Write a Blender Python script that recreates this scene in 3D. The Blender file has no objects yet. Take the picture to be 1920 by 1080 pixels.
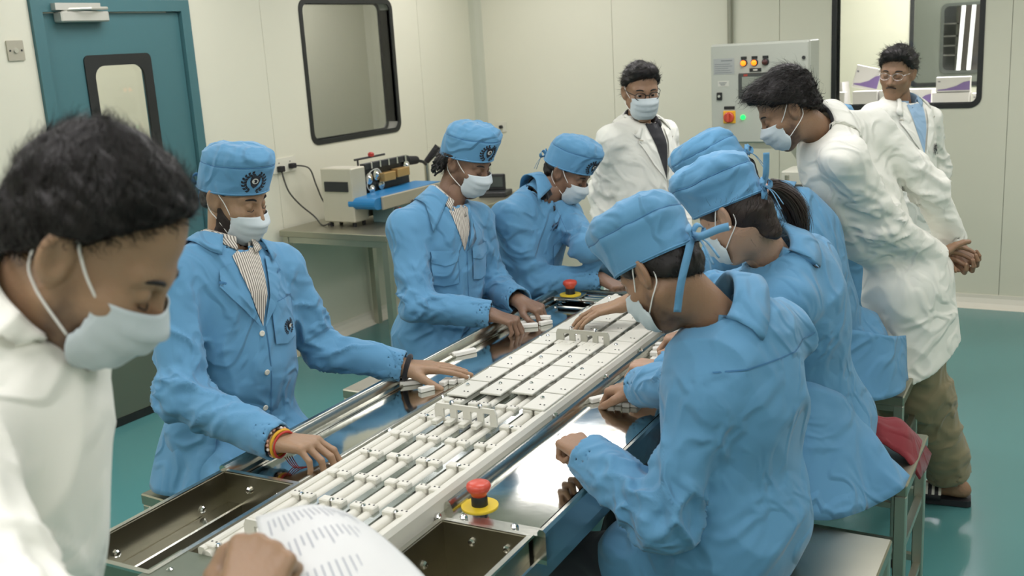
import bpy, bmesh, math, random
import numpy as np
from mathutils import Vector, Matrix
from mathutils.bvhtree import BVHTree

scene = bpy.context.scene
COL = scene.collection
# ------------------------------------------------------------------ camera
FOCAL_PX = 1950.0
YAW, PITCH, ROLL = math.radians(30.8), math.radians(13.2), math.radians(-3.4)
cam_data = bpy.data.cameras.new('camera')
cam_data.sensor_width = 36.0
cam_data.lens = 36.0 * FOCAL_PX / 1920.0
cam_data.clip_start = 0.05
cam = bpy.data.objects.new('camera', cam_data)
COL.objects.link(cam)
_f = Vector((-math.sin(YAW) * math.cos(PITCH), math.cos(YAW) * math.cos(PITCH), -math.sin(PITCH)))
_r = Vector((math.cos(YAW), math.sin(YAW), 0))
_u = _r.cross(_f)
_r2 = math.cos(ROLL) * _r + math.sin(ROLL) * _u
_u2 = -math.sin(ROLL) * _r + math.cos(ROLL) * _u
cam.matrix_world = Matrix(((_r2.x, _u2.x, -_f.x, 0), (_r2.y, _u2.y, -_f.y, 0), (_r2.z, _u2.z, -_f.z, 1.85), (0, 0, 0, 1)))
scene.camera = cam
cam_data.dof.use_dof = True
cam_data.dof.focus_distance = 3.0
cam_data.dof.aperture_fstop = 5.6

# ------------------------------------------------------------------ world, exposure
world = bpy.data.worlds.new('world')
scene.world = world
world.use_nodes = True
world.node_tree.nodes['Background'].inputs[0].default_value = (0.75, 0.8, 0.75, 1)
world.node_tree.nodes['Background'].inputs[1].default_value = 0.02
scene.view_settings.view_transform = 'Standard'
scene.view_settings.look = 'None'
scene.view_settings.gamma = 1.0
scene.view_settings.exposure = 0.0
scene.view_settings.use_curve_mapping = False
scene.cycles.use_denoising = True
scene.cycles.max_bounces = 6
scene.cycles.diffuse_bounces = 3
scene.cycles.glossy_bounces = 3
scene.cycles.use_adaptive_sampling = True
scene.cycles.adaptive_threshold = 0.05
scene.cycles.adaptive_min_samples = 12
scene.cycles.transparent_max_bounces = 12
scene.cycles.sample_clamp_indirect = 6.0
CEIL_Z = 2.75
LAMP_COLOR = (1.0, 0.945, 0.965)
LAMP_STRENGTH = 6.0
# ceiling lamp centres (x, y); the lamps themselves are built with the ceiling
LAMPS = [(-3.5, 1.4), (-3.5, 3.7), (-3.5, 6.0), (-1.25, 0.2), (-1.25, 2.6), (-1.25, 5.0), (1.0, 1.2), (1.0, 3.6), (1.0, 6.0), (-3.3, -0.9), (0.6, -1.2)]

# ------------------------------------------------------------------ helpers
def lin(c):
    return tuple(((v / 255.0) / 12.92 if v / 255.0 <= 0.04045 else ((v / 255.0 + 0.055) / 1.055) ** 2.4) for v in c)

MATS = {}
def mat(name, rgb, rough=0.5, metal=0.0, bump=0.0, bump_scale=200.0, var=0.0, var_scale=6.0, emit=0.0, spec=0.5, alpha=1.0, sheen=0.0, aniso=0.0, coat=0.0, trans=0.0):
    if name in MATS:
        return MATS[name]
    m = bpy.data.materials.new(name)
    m.use_nodes = True
    nt = m.node_tree
    b = nt.nodes['Principled BSDF']
    c = (*lin(rgb), 1)
    b.inputs['Base Color'].default_value = c
    b.inputs['Roughness'].default_value = rough
    b.inputs['Metallic'].default_value = metal
    b.inputs['Specular IOR Level'].default_value = spec
    b.inputs['Alpha'].default_value = alpha
    b.inputs['Sheen Weight'].default_value = sheen
    b.inputs['Coat Weight'].default_value = coat
    b.inputs['Transmission Weight'].default_value = trans
    if aniso:
        b.inputs['Anisotropic'].default_value = aniso
    if emit:
        b.inputs['Emission Color'].default_value = c
        b.inputs['Emission Strength'].default_value = emit
    tc = nt.nodes.new('ShaderNodeTexCoord')
    if var:
        n = nt.nodes.new('ShaderNodeTexNoise')
        n.inputs['Scale'].default_value = var_scale
        n.inputs['Detail'].default_value = 4
        nt.links.new(tc.outputs['Object'], n.inputs['Vector'])
        h = nt.nodes.new('ShaderNodeHueSaturation')
        h.inputs['Color'].default_value = c
        mr = nt.nodes.new('ShaderNodeMapRange')
        mr.inputs[3].default_value = 1 - var
        mr.inputs[4].default_value = 1 + var
        nt.links.new(n.outputs['Fac'], mr.inputs[0])
        nt.links.new(mr.outputs[0], h.inputs['Value'])
        nt.links.new(h.outputs[0], b.inputs['Base Color'])
    if bump:
        n = nt.nodes.new('ShaderNodeTexNoise')
        n.inputs['Scale'].default_value = bump_scale
        n.inputs['Detail'].default_value = 3
        nt.links.new(tc.outputs['Object'], n.inputs['Vector'])
        bp = nt.nodes.new('ShaderNodeBump')
        bp.inputs['Strength'].default_value = bump
        bp.inputs['Distance'].default_value = 0.01
        nt.links.new(n.outputs['Fac'], bp.inputs['Height'])
        nt.links.new(bp.outputs[0], b.inputs['Normal'])
    MATS[name] = m
    return m

def cloth_mat(name, rgb, crumple=0.35, rough=0.75):
    """woven fabric: fine weave plus soft crumple relief"""
    if name in MATS:
        return MATS[name]
    m = mat(name, rgb, rough, spec=0.25, sheen=0.15)
    nt = m.node_tree
    b = nt.nodes['Principled BSDF']
    tc = nt.nodes.new('ShaderNodeTexCoord')
    n1 = nt.nodes.new('ShaderNodeTexNoise'); n1.inputs['Scale'].default_value = 6.5; n1.inputs['Detail'].default_value = 1.5; n1.inputs['Distortion'].default_value = .8
    nt.links.new(tc.outputs['Object'], n1.inputs['Vector'])
    ab = nt.nodes.new('ShaderNodeMath'); ab.operation = 'SUBTRACT'; ab.inputs[1].default_value = .5
    ab2 = nt.nodes.new('ShaderNodeMath'); ab2.operation = 'ABSOLUTE'
    ab3 = nt.nodes.new('ShaderNodeMapRange'); ab3.interpolation_type = 'SMOOTHSTEP'; ab3.inputs[1].default_value = 0; ab3.inputs[2].default_value = .11; ab3.inputs[3].default_value = 1; ab3.inputs[4].default_value = 0
    nt.links.new(n1.outputs['Fac'], ab.inputs[0]); nt.links.new(ab.outputs[0], ab2.inputs[0]); nt.links.new(ab2.outputs[0], ab3.inputs[0])
    bp = nt.nodes.new('ShaderNodeBump'); bp.inputs['Strength'].default_value = crumple; bp.inputs['Distance'].default_value = 0.012
    nt.links.new(ab3.outputs[0], bp.inputs['Height']); nt.links.new(bp.outputs[0], b.inputs['Normal'])
    return m

class MB:
    """collects polygons, then links them as ONE mesh object"""
    def __init__(self):
        self.v = []; self.f = []; self.mi = []
    def add(self, verts, faces, mi=0):
        o = len(self.v)
        self.v += [tuple(p) for p in verts]
        self.f += [tuple(i + o for i in fc) for fc in faces]
        self.mi += [mi] * len(faces)
        return self
    def box(self, x0, x1, y0, y1, z0, z1, mi=0, M=None):
        vs = [(x, y, z) for z in (z0, z1) for y in (y0, y1) for x in (x0, x1)]
        if M is not None: vs = [M @ Vector(p) for p in vs]
        return self.add(vs, [(0, 2, 3, 1), (4, 5, 7, 6), (0, 1, 5, 4), (2, 6, 7, 3), (0, 4, 6, 2), (1, 3, 7, 5)], mi)
    def bbox(self, x0, x1, y0, y1, z0, z1, r=0.004, mi=0, M=None):
        """box with chamfered edges"""
        r = min(r, (x1 - x0) * .49, (y1 - y0) * .49, (z1 - z0) * .49)
        bm = bmesh.new()
        bmesh.ops.create_cube(bm, size=1)
        for v in bm.verts:
            v.co = Vector(((x0 + x1) / 2 + v.co.x * (x1 - x0), (y0 + y1) / 2 + v.co.y * (y1 - y0), (z0 + z1) / 2 + v.co.z * (z1 - z0)))
        bmesh.ops.bevel(bm, geom=list(bm.edges), offset=r, segments=1, affect='EDGES', profile=0.5)
        return self.bm(bm, mi, M)
    def bm(self, bm, mi=0, M=None):
        bm.verts.ensure_lookup_table(); bm.verts.index_update()
        vs = [v.co.copy() if M is None else M @ v.co for v in bm.verts]
        self.add(vs, [[v.index for v in f.verts] for f in bm.faces], mi)
        bm.free()
        return self
    def cyl(self, p0, p1, r0, r1=None, n=16, mi=0, cap=True):
        r1 = r0 if r1 is None else r1
        p0 = Vector(p0); p1 = Vector(p1); d = (p1 - p0).normalized()
        a = d.orthogonal().normalized(); b = d.cross(a)
        vs = []
        for p, r in ((p0, r0), (p1, r1)):
            for i in range(n):
                t = 2 * math.pi * i / n
                vs.append(p + a * (r * math.cos(t)) + b * (r * math.sin(t)))
        fs = [(i, (i + 1) % n, n + (i + 1) % n, n + i) for i in range(n)]
        if cap: fs += [tuple(range(n - 1, -1, -1)), tuple(range(n, 2 * n))]
        return self.add(vs, fs, mi)
    def tube(self, pts, r, n=8, mi=0, closed=False):
        pts = [Vector(p) for p in pts]; m = len(pts)
        rr = r if isinstance(r, (list, tuple)) else [r] * m
        vs = []; prev = None
        for i, p in enumerate(pts):
            if closed: d = (pts[(i + 1) % m] - pts[i - 1]).normalized()
            else: d = (pts[min(i + 1, m - 1)] - pts[max(i - 1, 0)]).normalized()
            a = d.orthogonal().normalized() if prev is None else (prev - d * prev.dot(d)).normalized()
            prev = a; b = d.cross(a)
            for k in range(n):
                t = 2 * math.pi * k / n
                vs.append(p + a * (rr[i] * math.cos(t)) + b * (rr[i] * math.sin(t)))
        fs = []
        for i in range(m if closed else m - 1):
            j = (i + 1) % m
            for k in range(n):
                fs.append((i * n + k, i * n + (k + 1) % n, j * n + (k + 1) % n, j * n + k))
        if not closed: fs += [tuple(range(n - 1, -1, -1)), tuple(range((m - 1) * n, m * n))]
        return self.add(vs, fs, mi)
    def lathe(self, prof, c=(0, 0, 0), axis=(0, 0, 1), n=24, mi=0):
        c = Vector(c); d = Vector(axis).normalized(); a = d.orthogonal().normalized(); b = d.cross(a)
        vs = []
        for r, h in prof:
            for k in range(n):
                t = 2 * math.pi * k / n
                vs.append(c + d * h + a * (r * math.cos(t)) + b * (r * math.sin(t)))
        fs = [(i * n + k, i * n + (k + 1) % n, (i + 1) * n + (k + 1) % n, (i + 1) * n + k) for i in range(len(prof) - 1) for k in range(n)]
        fs += [tuple(range(n - 1, -1, -1)), tuple(range((len(prof) - 1) * n, len(prof) * n))]
        return self.add(vs, fs, mi)
    def prism(self, poly, d0, d1, O, X, Y, Z, mi=0):
        """2-D polygon in the plane (O, X, Y) extruded along Z from d0 to d1"""
        O, X, Y, Z = map(Vector, (O, X, Y, Z)); n = len(poly)
        vs = [O + X * p[0] + Y * p[1] + Z * d for d in (d0, d1) for p in poly]
        return self.add(vs, [tuple(range(n - 1, -1, -1)), tuple(range(n, 2 * n))] + [(i, (i + 1) % n, n + (i + 1) % n, n + i) for i in range(n)], mi)
    def ring(self, outer, inner, d0, d1, O, X, Y, Z, mi=0):
        """frame between two matching outlines, extruded"""
        O, X, Y, Z = map(Vector, (O, X, Y, Z)); n = len(outer)
        vs = [O + X * p[0] + Y * p[1] + Z * d for d in (d0, d1) for pl in (outer, inner) for p in pl]
        fs = []
        for i in range(n):
            j = (i + 1) % n
            fs += [(2 * n + i, 2 * n + j, 3 * n + j, 3 * n + i), (j, i, n + i, n + j), (i, j, 2 * n + j, 2 * n + i), (n + j, n + i, 3 * n + i, 3 * n + j)]
        return self.add(vs, fs, mi)
    def build(self, name, material=None, parent=None, smooth=False, angle=None, loc=None, props=None):
        me = bpy.data.meshes.new(name)
        me.from_pydata(self.v, [], self.f)
        for m in (material if isinstance(material, (list, tuple)) else [material]):
            if m is not None: me.materials.append(m)
        if any(self.mi): me.polygons.foreach_set('material_index', self.mi)
        if smooth or angle: me.shade_smooth()
        if angle: me.set_sharp_from_angle(angle=math.radians(angle))
        me.validate(); me.update()
        return link(name, me, parent, loc, props)

def link(name, me, parent=None, loc=None, props=None):
    o = bpy.data.objects.new(name, me)
    COL.objects.link(o)
    if parent is not None:
        o.parent = parent
    if loc is not None: o.location = loc
    for k, v in (props or {}).items(): o[k] = v
    return o

def thing(name, label, cat, loc=(0, 0, 0), rz=0.0, group=None):
    o = link(name, None, None, loc)
    o.rotation_euler = (0, 0, rz)
    return tag(o, label, cat, group)

def tag(o, label, cat, group=None):
    o['label'] = label; o['category'] = cat
    if group: o['group'] = group
    return o

def struct(o):
    o['kind'] = 'structure'
    return o

def rrect(x0, x1, y0, y1, r, n=6):
    pts = []
    for cx, cy, a0 in ((x1 - r, y1 - r, 0), (x0 + r, y1 - r, 90), (x0 + r, y0 + r, 180), (x1 - r, y0 + r, 270)):
        for i in range(n + 1):
            a = math.radians(a0 + 90 * i / n)
            pts.append((cx + r * math.cos(a), cy + r * math.sin(a)))
    return pts

def arc_pts(pts, n=8):
    """Catmull-Rom through points"""
    P = [Vector(p) for p in pts]; out = []
    for i in range(len(P) - 1):
        p0 = P[max(i - 1, 0)]; p1 = P[i]; p2 = P[i + 1]; p3 = P[min(i + 2, len(P) - 1)]
        for k in range(n):
            t = k / n
            out.append(0.5 * ((2 * p1) + (p2 - p0) * t + (2 * p0 - 5 * p1 + 4 * p2 - p3) * t * t + (3 * p1 - p0 - 3 * p2 + p3) * t ** 3))
    out.append(P[-1])
    return out

def dup(root, **kw):
    r = root.copy(); COL.objects.link(r)
    for ch in list(root.children):
        c = ch.copy(); COL.objects.link(c); c.parent = r
        for g in list(ch.children):
            d = g.copy(); COL.objects.link(d); d.parent = c
    return r

# ------------------------------------------------------------------ materials
M_WALL = mat('wall_panel_paint', (214, 213, 193), 0.42, var=0.02, var_scale=1.5)
M_SEAM = mat('wall_seam', (150, 150, 132), 0.7)
M_CEIL = mat('ceiling_paint', (222, 222, 205), 0.6)
M_BASE = mat('baseboard_paint', (220, 216, 200), 0.5)
M_DOOR = mat('teal_door_paint', (66, 108, 112), 0.4, var=0.03, var_scale=2)
M_BLACK = mat('black_gasket', (26, 29, 27), 0.45)
M_DARK = mat('dark_plastic', (38, 40, 40), 0.5)
M_STEEL = mat('stainless_steel', (196, 196, 186), 0.22, metal=1.0, bump=0.05, bump_scale=30, var=0.06, var_scale=9)
M_POLISH = mat('polished_steel', (205, 207, 200), 0.09, metal=1.0, bump=0.02, bump_scale=14, var=0.05, var_scale=7)
M_MATTE = mat('brushed_steel', (186, 186, 172), 0.38, metal=1.0, bump=0.04, bump_scale=90, var=0.05, var_scale=20)
M_WHITE = mat('white_plastic', (208, 207, 194), 0.42)
M_WHITE2 = mat('white_bar', (222, 221, 212), 0.5)
M_GREYPLATE = mat('grey_green_plate', (104, 112, 96), 0.45, metal=0.3)
M_RED = mat('red_button', (196, 74, 54), 0.35)
M_YELLOW = mat('yellow_plate', (214, 186, 40), 0.5)
M_CABINET = mat('cabinet_grey_paint', (176, 180, 168), 0.45)
M_RUBBER = mat('black_rubber', (24, 24, 25), 0.7)
M_ORANGE = mat('orange_lamp', (255, 120, 20), 0.3, emit=2.2)
M_GREEN = mat('green_lamp', (30, 230, 90), 0.3, emit=2.0)
M_CHROME = mat('chrome', (225, 225, 225), 0.08, metal=1.0)

def glass_mat(name, tint, transp, rough=0.03):
    m = bpy.data.materials.new(name); m.use_nodes = True
    nt = m.node_tree; nt.nodes.clear()
    out = nt.nodes.new('ShaderNodeOutputMaterial')
    t = nt.nodes.new('ShaderNodeBsdfTransparent'); t.inputs[0].default_value = (*tint, 1)
    g = nt.nodes.new('ShaderNodeBsdfGlossy'); g.inputs['Roughness'].default_value = rough
    lw = nt.nodes.new('ShaderNodeLayerWeight'); lw.inputs[0].default_value = .35
    fr = nt.nodes.new('ShaderNodeMath'); fr.operation = 'MULTIPLY_ADD'; fr.inputs[1].default_value = .12; fr.inputs[2].default_value = .015
    nt.links.new(lw.outputs['Facing'], fr.inputs[0])
    mx = nt.nodes.new('ShaderNodeMixShader')
    nt.links.new(fr.outputs[0], mx.inputs[0]); nt.links.new(t.outputs[0], mx.inputs[1]); nt.links.new(g.outputs[0], mx.inputs[2])
    nt.links.new(mx.outputs[0], out.inputs[0])
    return m
M_GLASS = glass_mat('clear_glass', (0.955, 0.96, 0.965), 1)
M_GLASS_TINT = glass_mat('tinted_glass', (0.72, 0.725, 0.74), 1)

def floor_mat():
    m = mat('teal_epoxy_floor', (78, 132, 130), 0.2, var=0.05, var_scale=1.2, coat=0.0)
    return m
M_FLOOR = floor_mat()
# ------------------------------------------------------------------ the room
LX, BY, RX, FY = -4.49, 7.19, 2.6, -2.4       # inner faces: left, back, right, front
WT = 0.10

fl = struct(MB().box(-7.0, 3.0, -2.8, 13.0, -0.1, 0.0).build('floor', M_FLOOR))
ce = struct(MB().box(-7.0, 3.0, -2.8, 13.0, CEIL_Z, CEIL_Z + 0.1).build('ceiling', M_CEIL))

def wall_pieces(mb, plane, axis, a0, a1, t0, t1, holes, gap=0.0):
    """wall slab between a0 and a1 along the axis, from thickness t0 to t1, with rectangular holes (h0, h1, z0, z1)"""
    cuts_a = sorted({a0, a1, *[h for hh in holes for h in hh[:2] if a0 < h < a1]})
    for i in range(len(cuts_a) - 1):
        p, q = cuts_a[i], cuts_a[i + 1]
        zs = [(0.0, CEIL_Z)]
        for h in holes:
            if h[0] <= p and q <= h[1]:
                nz_ = []
                for z0, z1 in zs:
                    if h[2] > z0: nz_.append((z0, min(z1, h[2])))
                    if h[3] < z1: nz_.append((max(z0, h[3]), z1))
                zs = nz_
        for z0, z1 in zs:
            if axis == 'y': mb.box(t0, t1, p, q, z0, z1)
            else: mb.box(p, q, t0, t1, z0, z1)
    return mb

def panelled_wall(name, axis, face, sign, a_list, holes):
    """backing wall plus one raised panel per interval; the face is the inner surface, sign points out of the room"""
    t0, t1 = sorted((face + sign * 0.012, face + sign * WT))
    w = struct(wall_pieces(MB(), 0, axis, a_list[0], a_list[-1], t0, t1, holes).build(name, M_SEAM))
    for i in range(len(a_list) - 1):
        p0, p1 = sorted((face, face + sign * 0.012))
        wall_pieces(MB(), 0, axis, a_list[i] + 0.0015, a_list[i + 1] - 0.0015, p0, p1, holes).build('wall_panel', M_WALL, w)
    return w

DOOR = (3.25, 4.23, 0.0, 2.185)
WIN1 = (5.15, 6.10, 1.297, 2.19)
WIN2 = (-1.70, -0.795, 1.30, 2.36)
panelled_wall('wall_left', 'y', LX, -1, [-2.4, -1.2, 0.0, 1.2, 2.35, 3.25, 4.23, 4.80, 6.42, BY + WT], [DOOR, WIN1])
panelled_wall('wall_back', 'x', BY, 1, [LX, -3.30, -2.06, -0.63, 0.62, 1.85, RX], [WIN2])
panelled_wall('wall_right', 'y', RX, 1, [-2.4, -1.2, 0.0, 1.2, 2.4, 3.6, 4.8, 6.0, BY + WT], [])
panelled_wall('wall_front', 'x', FY, -1, [LX, -3.3, -2.1, -0.9, 0.3, 1.5, RX], [])
# coved corner strip and coved skirtings
struct(MB().prism([(0, 0), (0.075, 0), (0.05, -0.012), (0.025, -0.03), (0.012, -0.05), (0, -0.075)], 0.0, CEIL_Z, (LX, BY, 0), (1, 0, 0), (0, 1, 0), (0, 0, 1)).build('trim_1', mat('cove_paint', (186, 188, 168), 0.5)))
cove = [(0, 0), (0.06, 0), (0.045, 0.006), (0.02, 0.03), (0.008, 0.062), (0.006, 0.085), (0, 0.085)]
for nm, parts in (('baseboard_left', [((LX, 4.23, 0), 4.23, BY), ((LX, -2.4, 0), -2.4, 3.25)]),):
    mb = MB()
    for O, y0, y1 in parts:
        mb.prism(cove, 0, y1 - y0, O, (1, 0, 0), (0, 0, 1), (0, 1, 0))
    struct(mb.build(nm, M_BASE))
struct(MB().prism(cove, 0, RX - LX, (LX, BY, 0), (0, -1, 0), (0, 0, 1), (1, 0, 0)).build('baseboard_back', M_BASE))

# ceiling lamps
for i, (x, y) in enumerate(LAMPS):
    lt = thing('ceiling_light', 'square white ceiling light panel above the room', 'light', (x, y, CEIL_Z - 0.02), 0, 'ceiling light panels')
    MB().ring(rrect(-.62, .62, -.62, .62, .01, 1), rrect(-.59, .59, -.59, .59, .01, 1), -0.012, 0.02, (0, 0, 0), (1, 0, 0), (0, 1, 0), (0, 0, 1)).build('light_frame', M_WHITE, lt)
    md = MATS.get('light_diffuser') or mat('light_diffuser', (255, 255, 255), 0.6)
    bs = md.node_tree.nodes['Principled BSDF']
    bs.inputs['Emission Color'].default_value = (*LAMP_COLOR, 1); bs.inputs['Emission Strength'].default_value = LAMP_STRENGTH
    MB().add([(-.59, -.59, -.004), (-.59, .59, -.004), (.59, .59, -.004), (.59, -.59, -.004)], [(0, 1, 2, 3)]).build('diffuser', md, lt)

# door
dr = struct(link('door_1', None))
X0 = LX
MB().box(X0 - .10, X0 + .018, 3.25, 3.31, 0, 2.185).box(X0 - .10, X0 + .018, 4.17, 4.23, 0, 2.185).box(X0 - .10, X0 + .018, 3.31, 4.17, 2.125, 2.185).build('door_frame', M_DOOR, dr)
DW = (3.515, 3.935, 1.15, 1.915)
leaf = MB()
for a in ((3.316, DW[0] + .03, .035, 2.12), (DW[1] - .03, 4.164, .035, 2.12), (DW[0] + .03, DW[1] - .03, .035, DW[2] + .03), (DW[0] + .03, DW[1] - .03, DW[3] - .03, 2.12)):
    leaf.box(X0 - .05, X0 - .006, a[0], a[1], a[2], a[3])
leaf.build('door_leaf', M_DOOR, dr)
MB().ring(rrect(*DW, .03), rrect(DW[0] + .055, DW[1] - .055, DW[2] + .055, DW[3] - .055, .06), -.008, .006, (X0 - .004, 0, 0), (0, 1, 0), (0, 0, 1), (1, 0, 0)).build('window_gasket', M_BLACK, dr)
MB().box(X0 - .034, X0 - .030, DW[0] + .02, DW[1] - .02, DW[2] + .02, DW[3] - .02).build('pane', M_GLASS, dr)
MB().prism(rrect(3.345, 4.13, .045, .335, .02), 0, .004, (X0 - .006, 0, 0), (0, 1, 0), (0, 0, 1), (1, 0, 0)).build('kick_plate', mat('kick_plate_steel', (118, 124, 108), 0.4, metal=0.6), dr)
MB().box(X0 - .045, X0 + .004, 3.316, 4.164, 0.002, .043).build('door_seal', M_BLACK, dr)
cl = MB().bbox(X0 - .004, X0 + .06, 3.38, 3.66, 2.075, 2.125, .006).build('door_closer', mat('closer_silver', (198, 198, 188), 0.35, metal=0.5), dr)
MB().box(X0 + .018, X0 + .05, 3.36, 3.62, 2.132, 2.165).cyl((X0 + .035, 3.42, 2.12), (X0 + .035, 3.42, 2.14), .012).tube([(X0 + .035, 3.42, 2.135), (X0 + .10, 3.52, 2.135), (X0 + .045, 3.66, 2.14)], .008).build('closer_arm', mat('closer_silver', (198, 198, 188)), cl)

def wall_window(name, axis, face, sign, W, pane_mat, r=0.06):
    o = struct(link(name, None))
    if axis == 'y': O, X, Y, Z = (face, 0, 0), (0, 1, 0), (0, 0, 1), (-sign, 0, 0)
    else: O, X, Y, Z = (0, face, 0), (1, 0, 0), (0, 0, 1), (0, -sign, 0)
    a0, a1, z0, z1 = W
    g = 0.02
    # rounded corner fillers and reveal of the opening, the black gasket and two panes
    outer = rrect(a0 - .004, a1 + .004, z0 - .004, z1 + .004, .004)
    MB().ring(outer, rrect(a0, a1, z0, z1, r), -WT, -.001, O, X, Y, Z).build('reveal', M_WALL, o)
    MB().ring(rrect(a0 - .012, a1 + .012, z0 - .012, z1 + .012, r + .01), rrect(a0 + g, a1 - g, z0 + g, z1 - g, r - .012), -.002, .006, O, X, Y, Z).build('window_frame', M_BLACK, o)
    MB().prism(rrect(a0 + .004, a1 - .004, z0 + .004, z1 - .004, r), -.012, -.008, O, X, Y, Z).build('pane', pane_mat, o)
    MB().ring(rrect(a0 - .004, a1 + .004, z0 - .004, z1 + .004, r), rrect(a0 + g, a1 - g, z0 + g, z1 - g, r - .012), -WT - .006, -WT + .002, O, X, Y, Z).build('window_frame', M_BLACK, o)
    MB().prism(rrect(a0 + .004, a1 - .004, z0 + .004, z1 - .004, r), -WT + .006, -WT + .01, O, X, Y, Z).build('pane', M_GLASS, o)
    return o
wall_window('window_1', 'y', LX, -1, WIN1, M_GLASS_TINT)
wall_window('window_2', 'x', BY, 1, WIN2, M_GLASS)

# corridor behind the left wall, packing room behind the back wall
M_WALL2 = mat('far_wall_paint', (206, 206, 180), 0.55)
struct(wall_pieces(MB(), 0, 'y', -2.4, 8.0, -6.3, -6.2, []).build('wall_corridor', M_WALL2))
struct(wall_pieces(MB(), 0, 'x', -6.3, LX - WT, 8.0, 8.1, []).build('wall_corridor_end', M_WALL2))
struct(wall_pieces(MB(), 0, 'x', -6.3, LX - WT, -2.5, -2.4, []).build('wall_corridor_near', M_WALL2))
FW2 = (-1.63, -0.5, 1.30, 2.3)
struct(wall_pieces(MB(), 0, 'x', LX - WT, 3.0, 9.7, 9.8, [FW2]).build('wall_far', M_WALL2))
struct(wall_pieces(MB(), 0, 'y', 7.29, 12.6, -4.0, -3.9, []).build('wall_packing_left', M_WALL2))
struct(wall_pieces(MB(), 0, 'y', 7.29, 12.6, 1.6, 1.7, []).build('wall_packing_right', M_WALL2))
FW3 = (-1.64, -1.0, 1.32, 1.97)
M_WALL3 = mat('grey_green_wall', (168, 176, 156), 0.55)
struct(wall_pieces(MB(), 0, 'x', -3.9, 1.6, 11.5, 11.56, [FW3]).build('wall_farthest', M_WALL3))
struct(wall_pieces(MB(), 0, 'x', -3.9, 1.6, 12.6, 12.7, []).build('wall_store', mat('store_wall', (150, 140, 128), 0.6)))
w3 = struct(link('window_3', None))
MB().ring(rrect(FW2[0] - .02, FW2[1] + .02, FW2[2] - .02, FW2[3] + .02, .06), rrect(FW2[0] + .015, FW2[1] - .015, FW2[2] + .015, FW2[3] - .015, .05), 0, .012, (0, 9.7, 0), (1, 0, 0), (0, 0, 1), (0, -1, 0)).build('window_frame', M_BLACK, w3)
MB().box(FW2[0], FW2[1], 9.74, 9.745, FW2[2], FW2[3]).build('pane', M_GLASS, w3)
w4 = struct(link('window_4', None))
MB().ring(rrect(FW3[0] - .02, FW3[1] + .02, FW3[2] - .02, FW3[3] + .02, .06), rrect(FW3[0] + .01, FW3[1] - .01, FW3[2] + .01, FW3[3] - .01, .05), 0, .012, (0, 11.5, 0), (1, 0, 0), (0, 0, 1), (0, -1, 0)).build('window_frame', mat('grey_gasket', (120, 128, 116), 0.5), w4)
MB().box(FW3[0], FW3[1], 11.53, 11.535, FW3[2], FW3[3]).build('pane', M_GLASS, w4)
# unseen lamps of the neighbouring rooms; those in the corridor added to brighten it
def room_lamp(label, x, y, sx, sy, strength, z=CEIL_Z - .02):
    lt = thing('ceiling_light', label, 'light', (x, y, z))
    nm = 'neighbour_diffuser_%d' % int(strength * 100)
    md = MATS.get(nm) or mat(nm, (255, 255, 255), .6)
    bs = md.node_tree.nodes['Principled BSDF']
    bs.inputs['Emission Color'].default_value = (1, .95, .97, 1); bs.inputs['Emission Strength'].default_value = strength
    MB().ring(rrect(-sx - .03, sx + .03, -sy - .03, sy + .03, .01, 1), rrect(-sx, sx, -sy, sy, .01, 1), -.012, .02, (0, 0, 0), (1, 0, 0), (0, 1, 0), (0, 0, 1)).build('light_frame', M_WHITE, lt)
    MB().add([(-sx, -sy, -.004), (-sx, sy, -.004), (sx, sy, -.004), (sx, -sy, -.004)], [(0, 1, 2, 3)]).build('diffuser', md, lt)
room_lamp('added unseen ceiling light brightening the corridor behind the teal door', -5.4, 3.9, .4, .7, 13.0)
room_lamp('added unseen ceiling light brightening the corridor behind the left window', -5.4, 6.6, .4, .7, 13.0)
room_lamp('ceiling light of the packing room behind the right window', -1.3, 8.5, .6, .6, 20.0)
room_lamp('second ceiling light of the packing room, nearer its right wall', 0.7, 8.5, .5, .6, 14.0)
room_lamp('ceiling light of the farthest passage', -1.3, 10.6, .4, .4, 12.0)
room_lamp('ceiling light in the store beyond the innermost window', -1.3, 12.05, .5, .2, 4.0)
# slanted fluorescent tubes and shelf boards seen through the innermost window
M_TUBE = mat('lamp_tube', (255, 252, 240), .4, emit=2.2)
for k, (xa, xb) in enumerate(((-1.62, -1.52), (-1.52, -1.42))):
    t_ = MB().cyl((xa, 12.1, .0), (xb, 12.05, 2.0), .02).build('tube_lamp', M_TUBE)
    tag(t_, ['left of two leaning bright lamp tubes behind the innermost window', 'right of two leaning bright lamp tubes behind the innermost window'][k], 'lamp', 'leaning lamp tubes')
sh = thing('store_shelf', 'grey shelving with four boards behind the innermost window', 'shelf', (-1.75, 12.4, 0))
for z in (1.45, 1.55, 1.65, 1.78):
    MB().box(-.35, .15, -.12, .12, z, z + .012).build('shelf_board', M_WHITE, sh)
for sx in (-.34, .14): MB().box(sx - .01, sx + .01, -.12, .12, 0, 2.0).build('upright', M_STEEL, sh)
MB().box(-.33, .13, .1, .12, 0, 2.0).build('back_panel', mat('shelf_back', (112, 118, 118), .6), sh)

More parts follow.
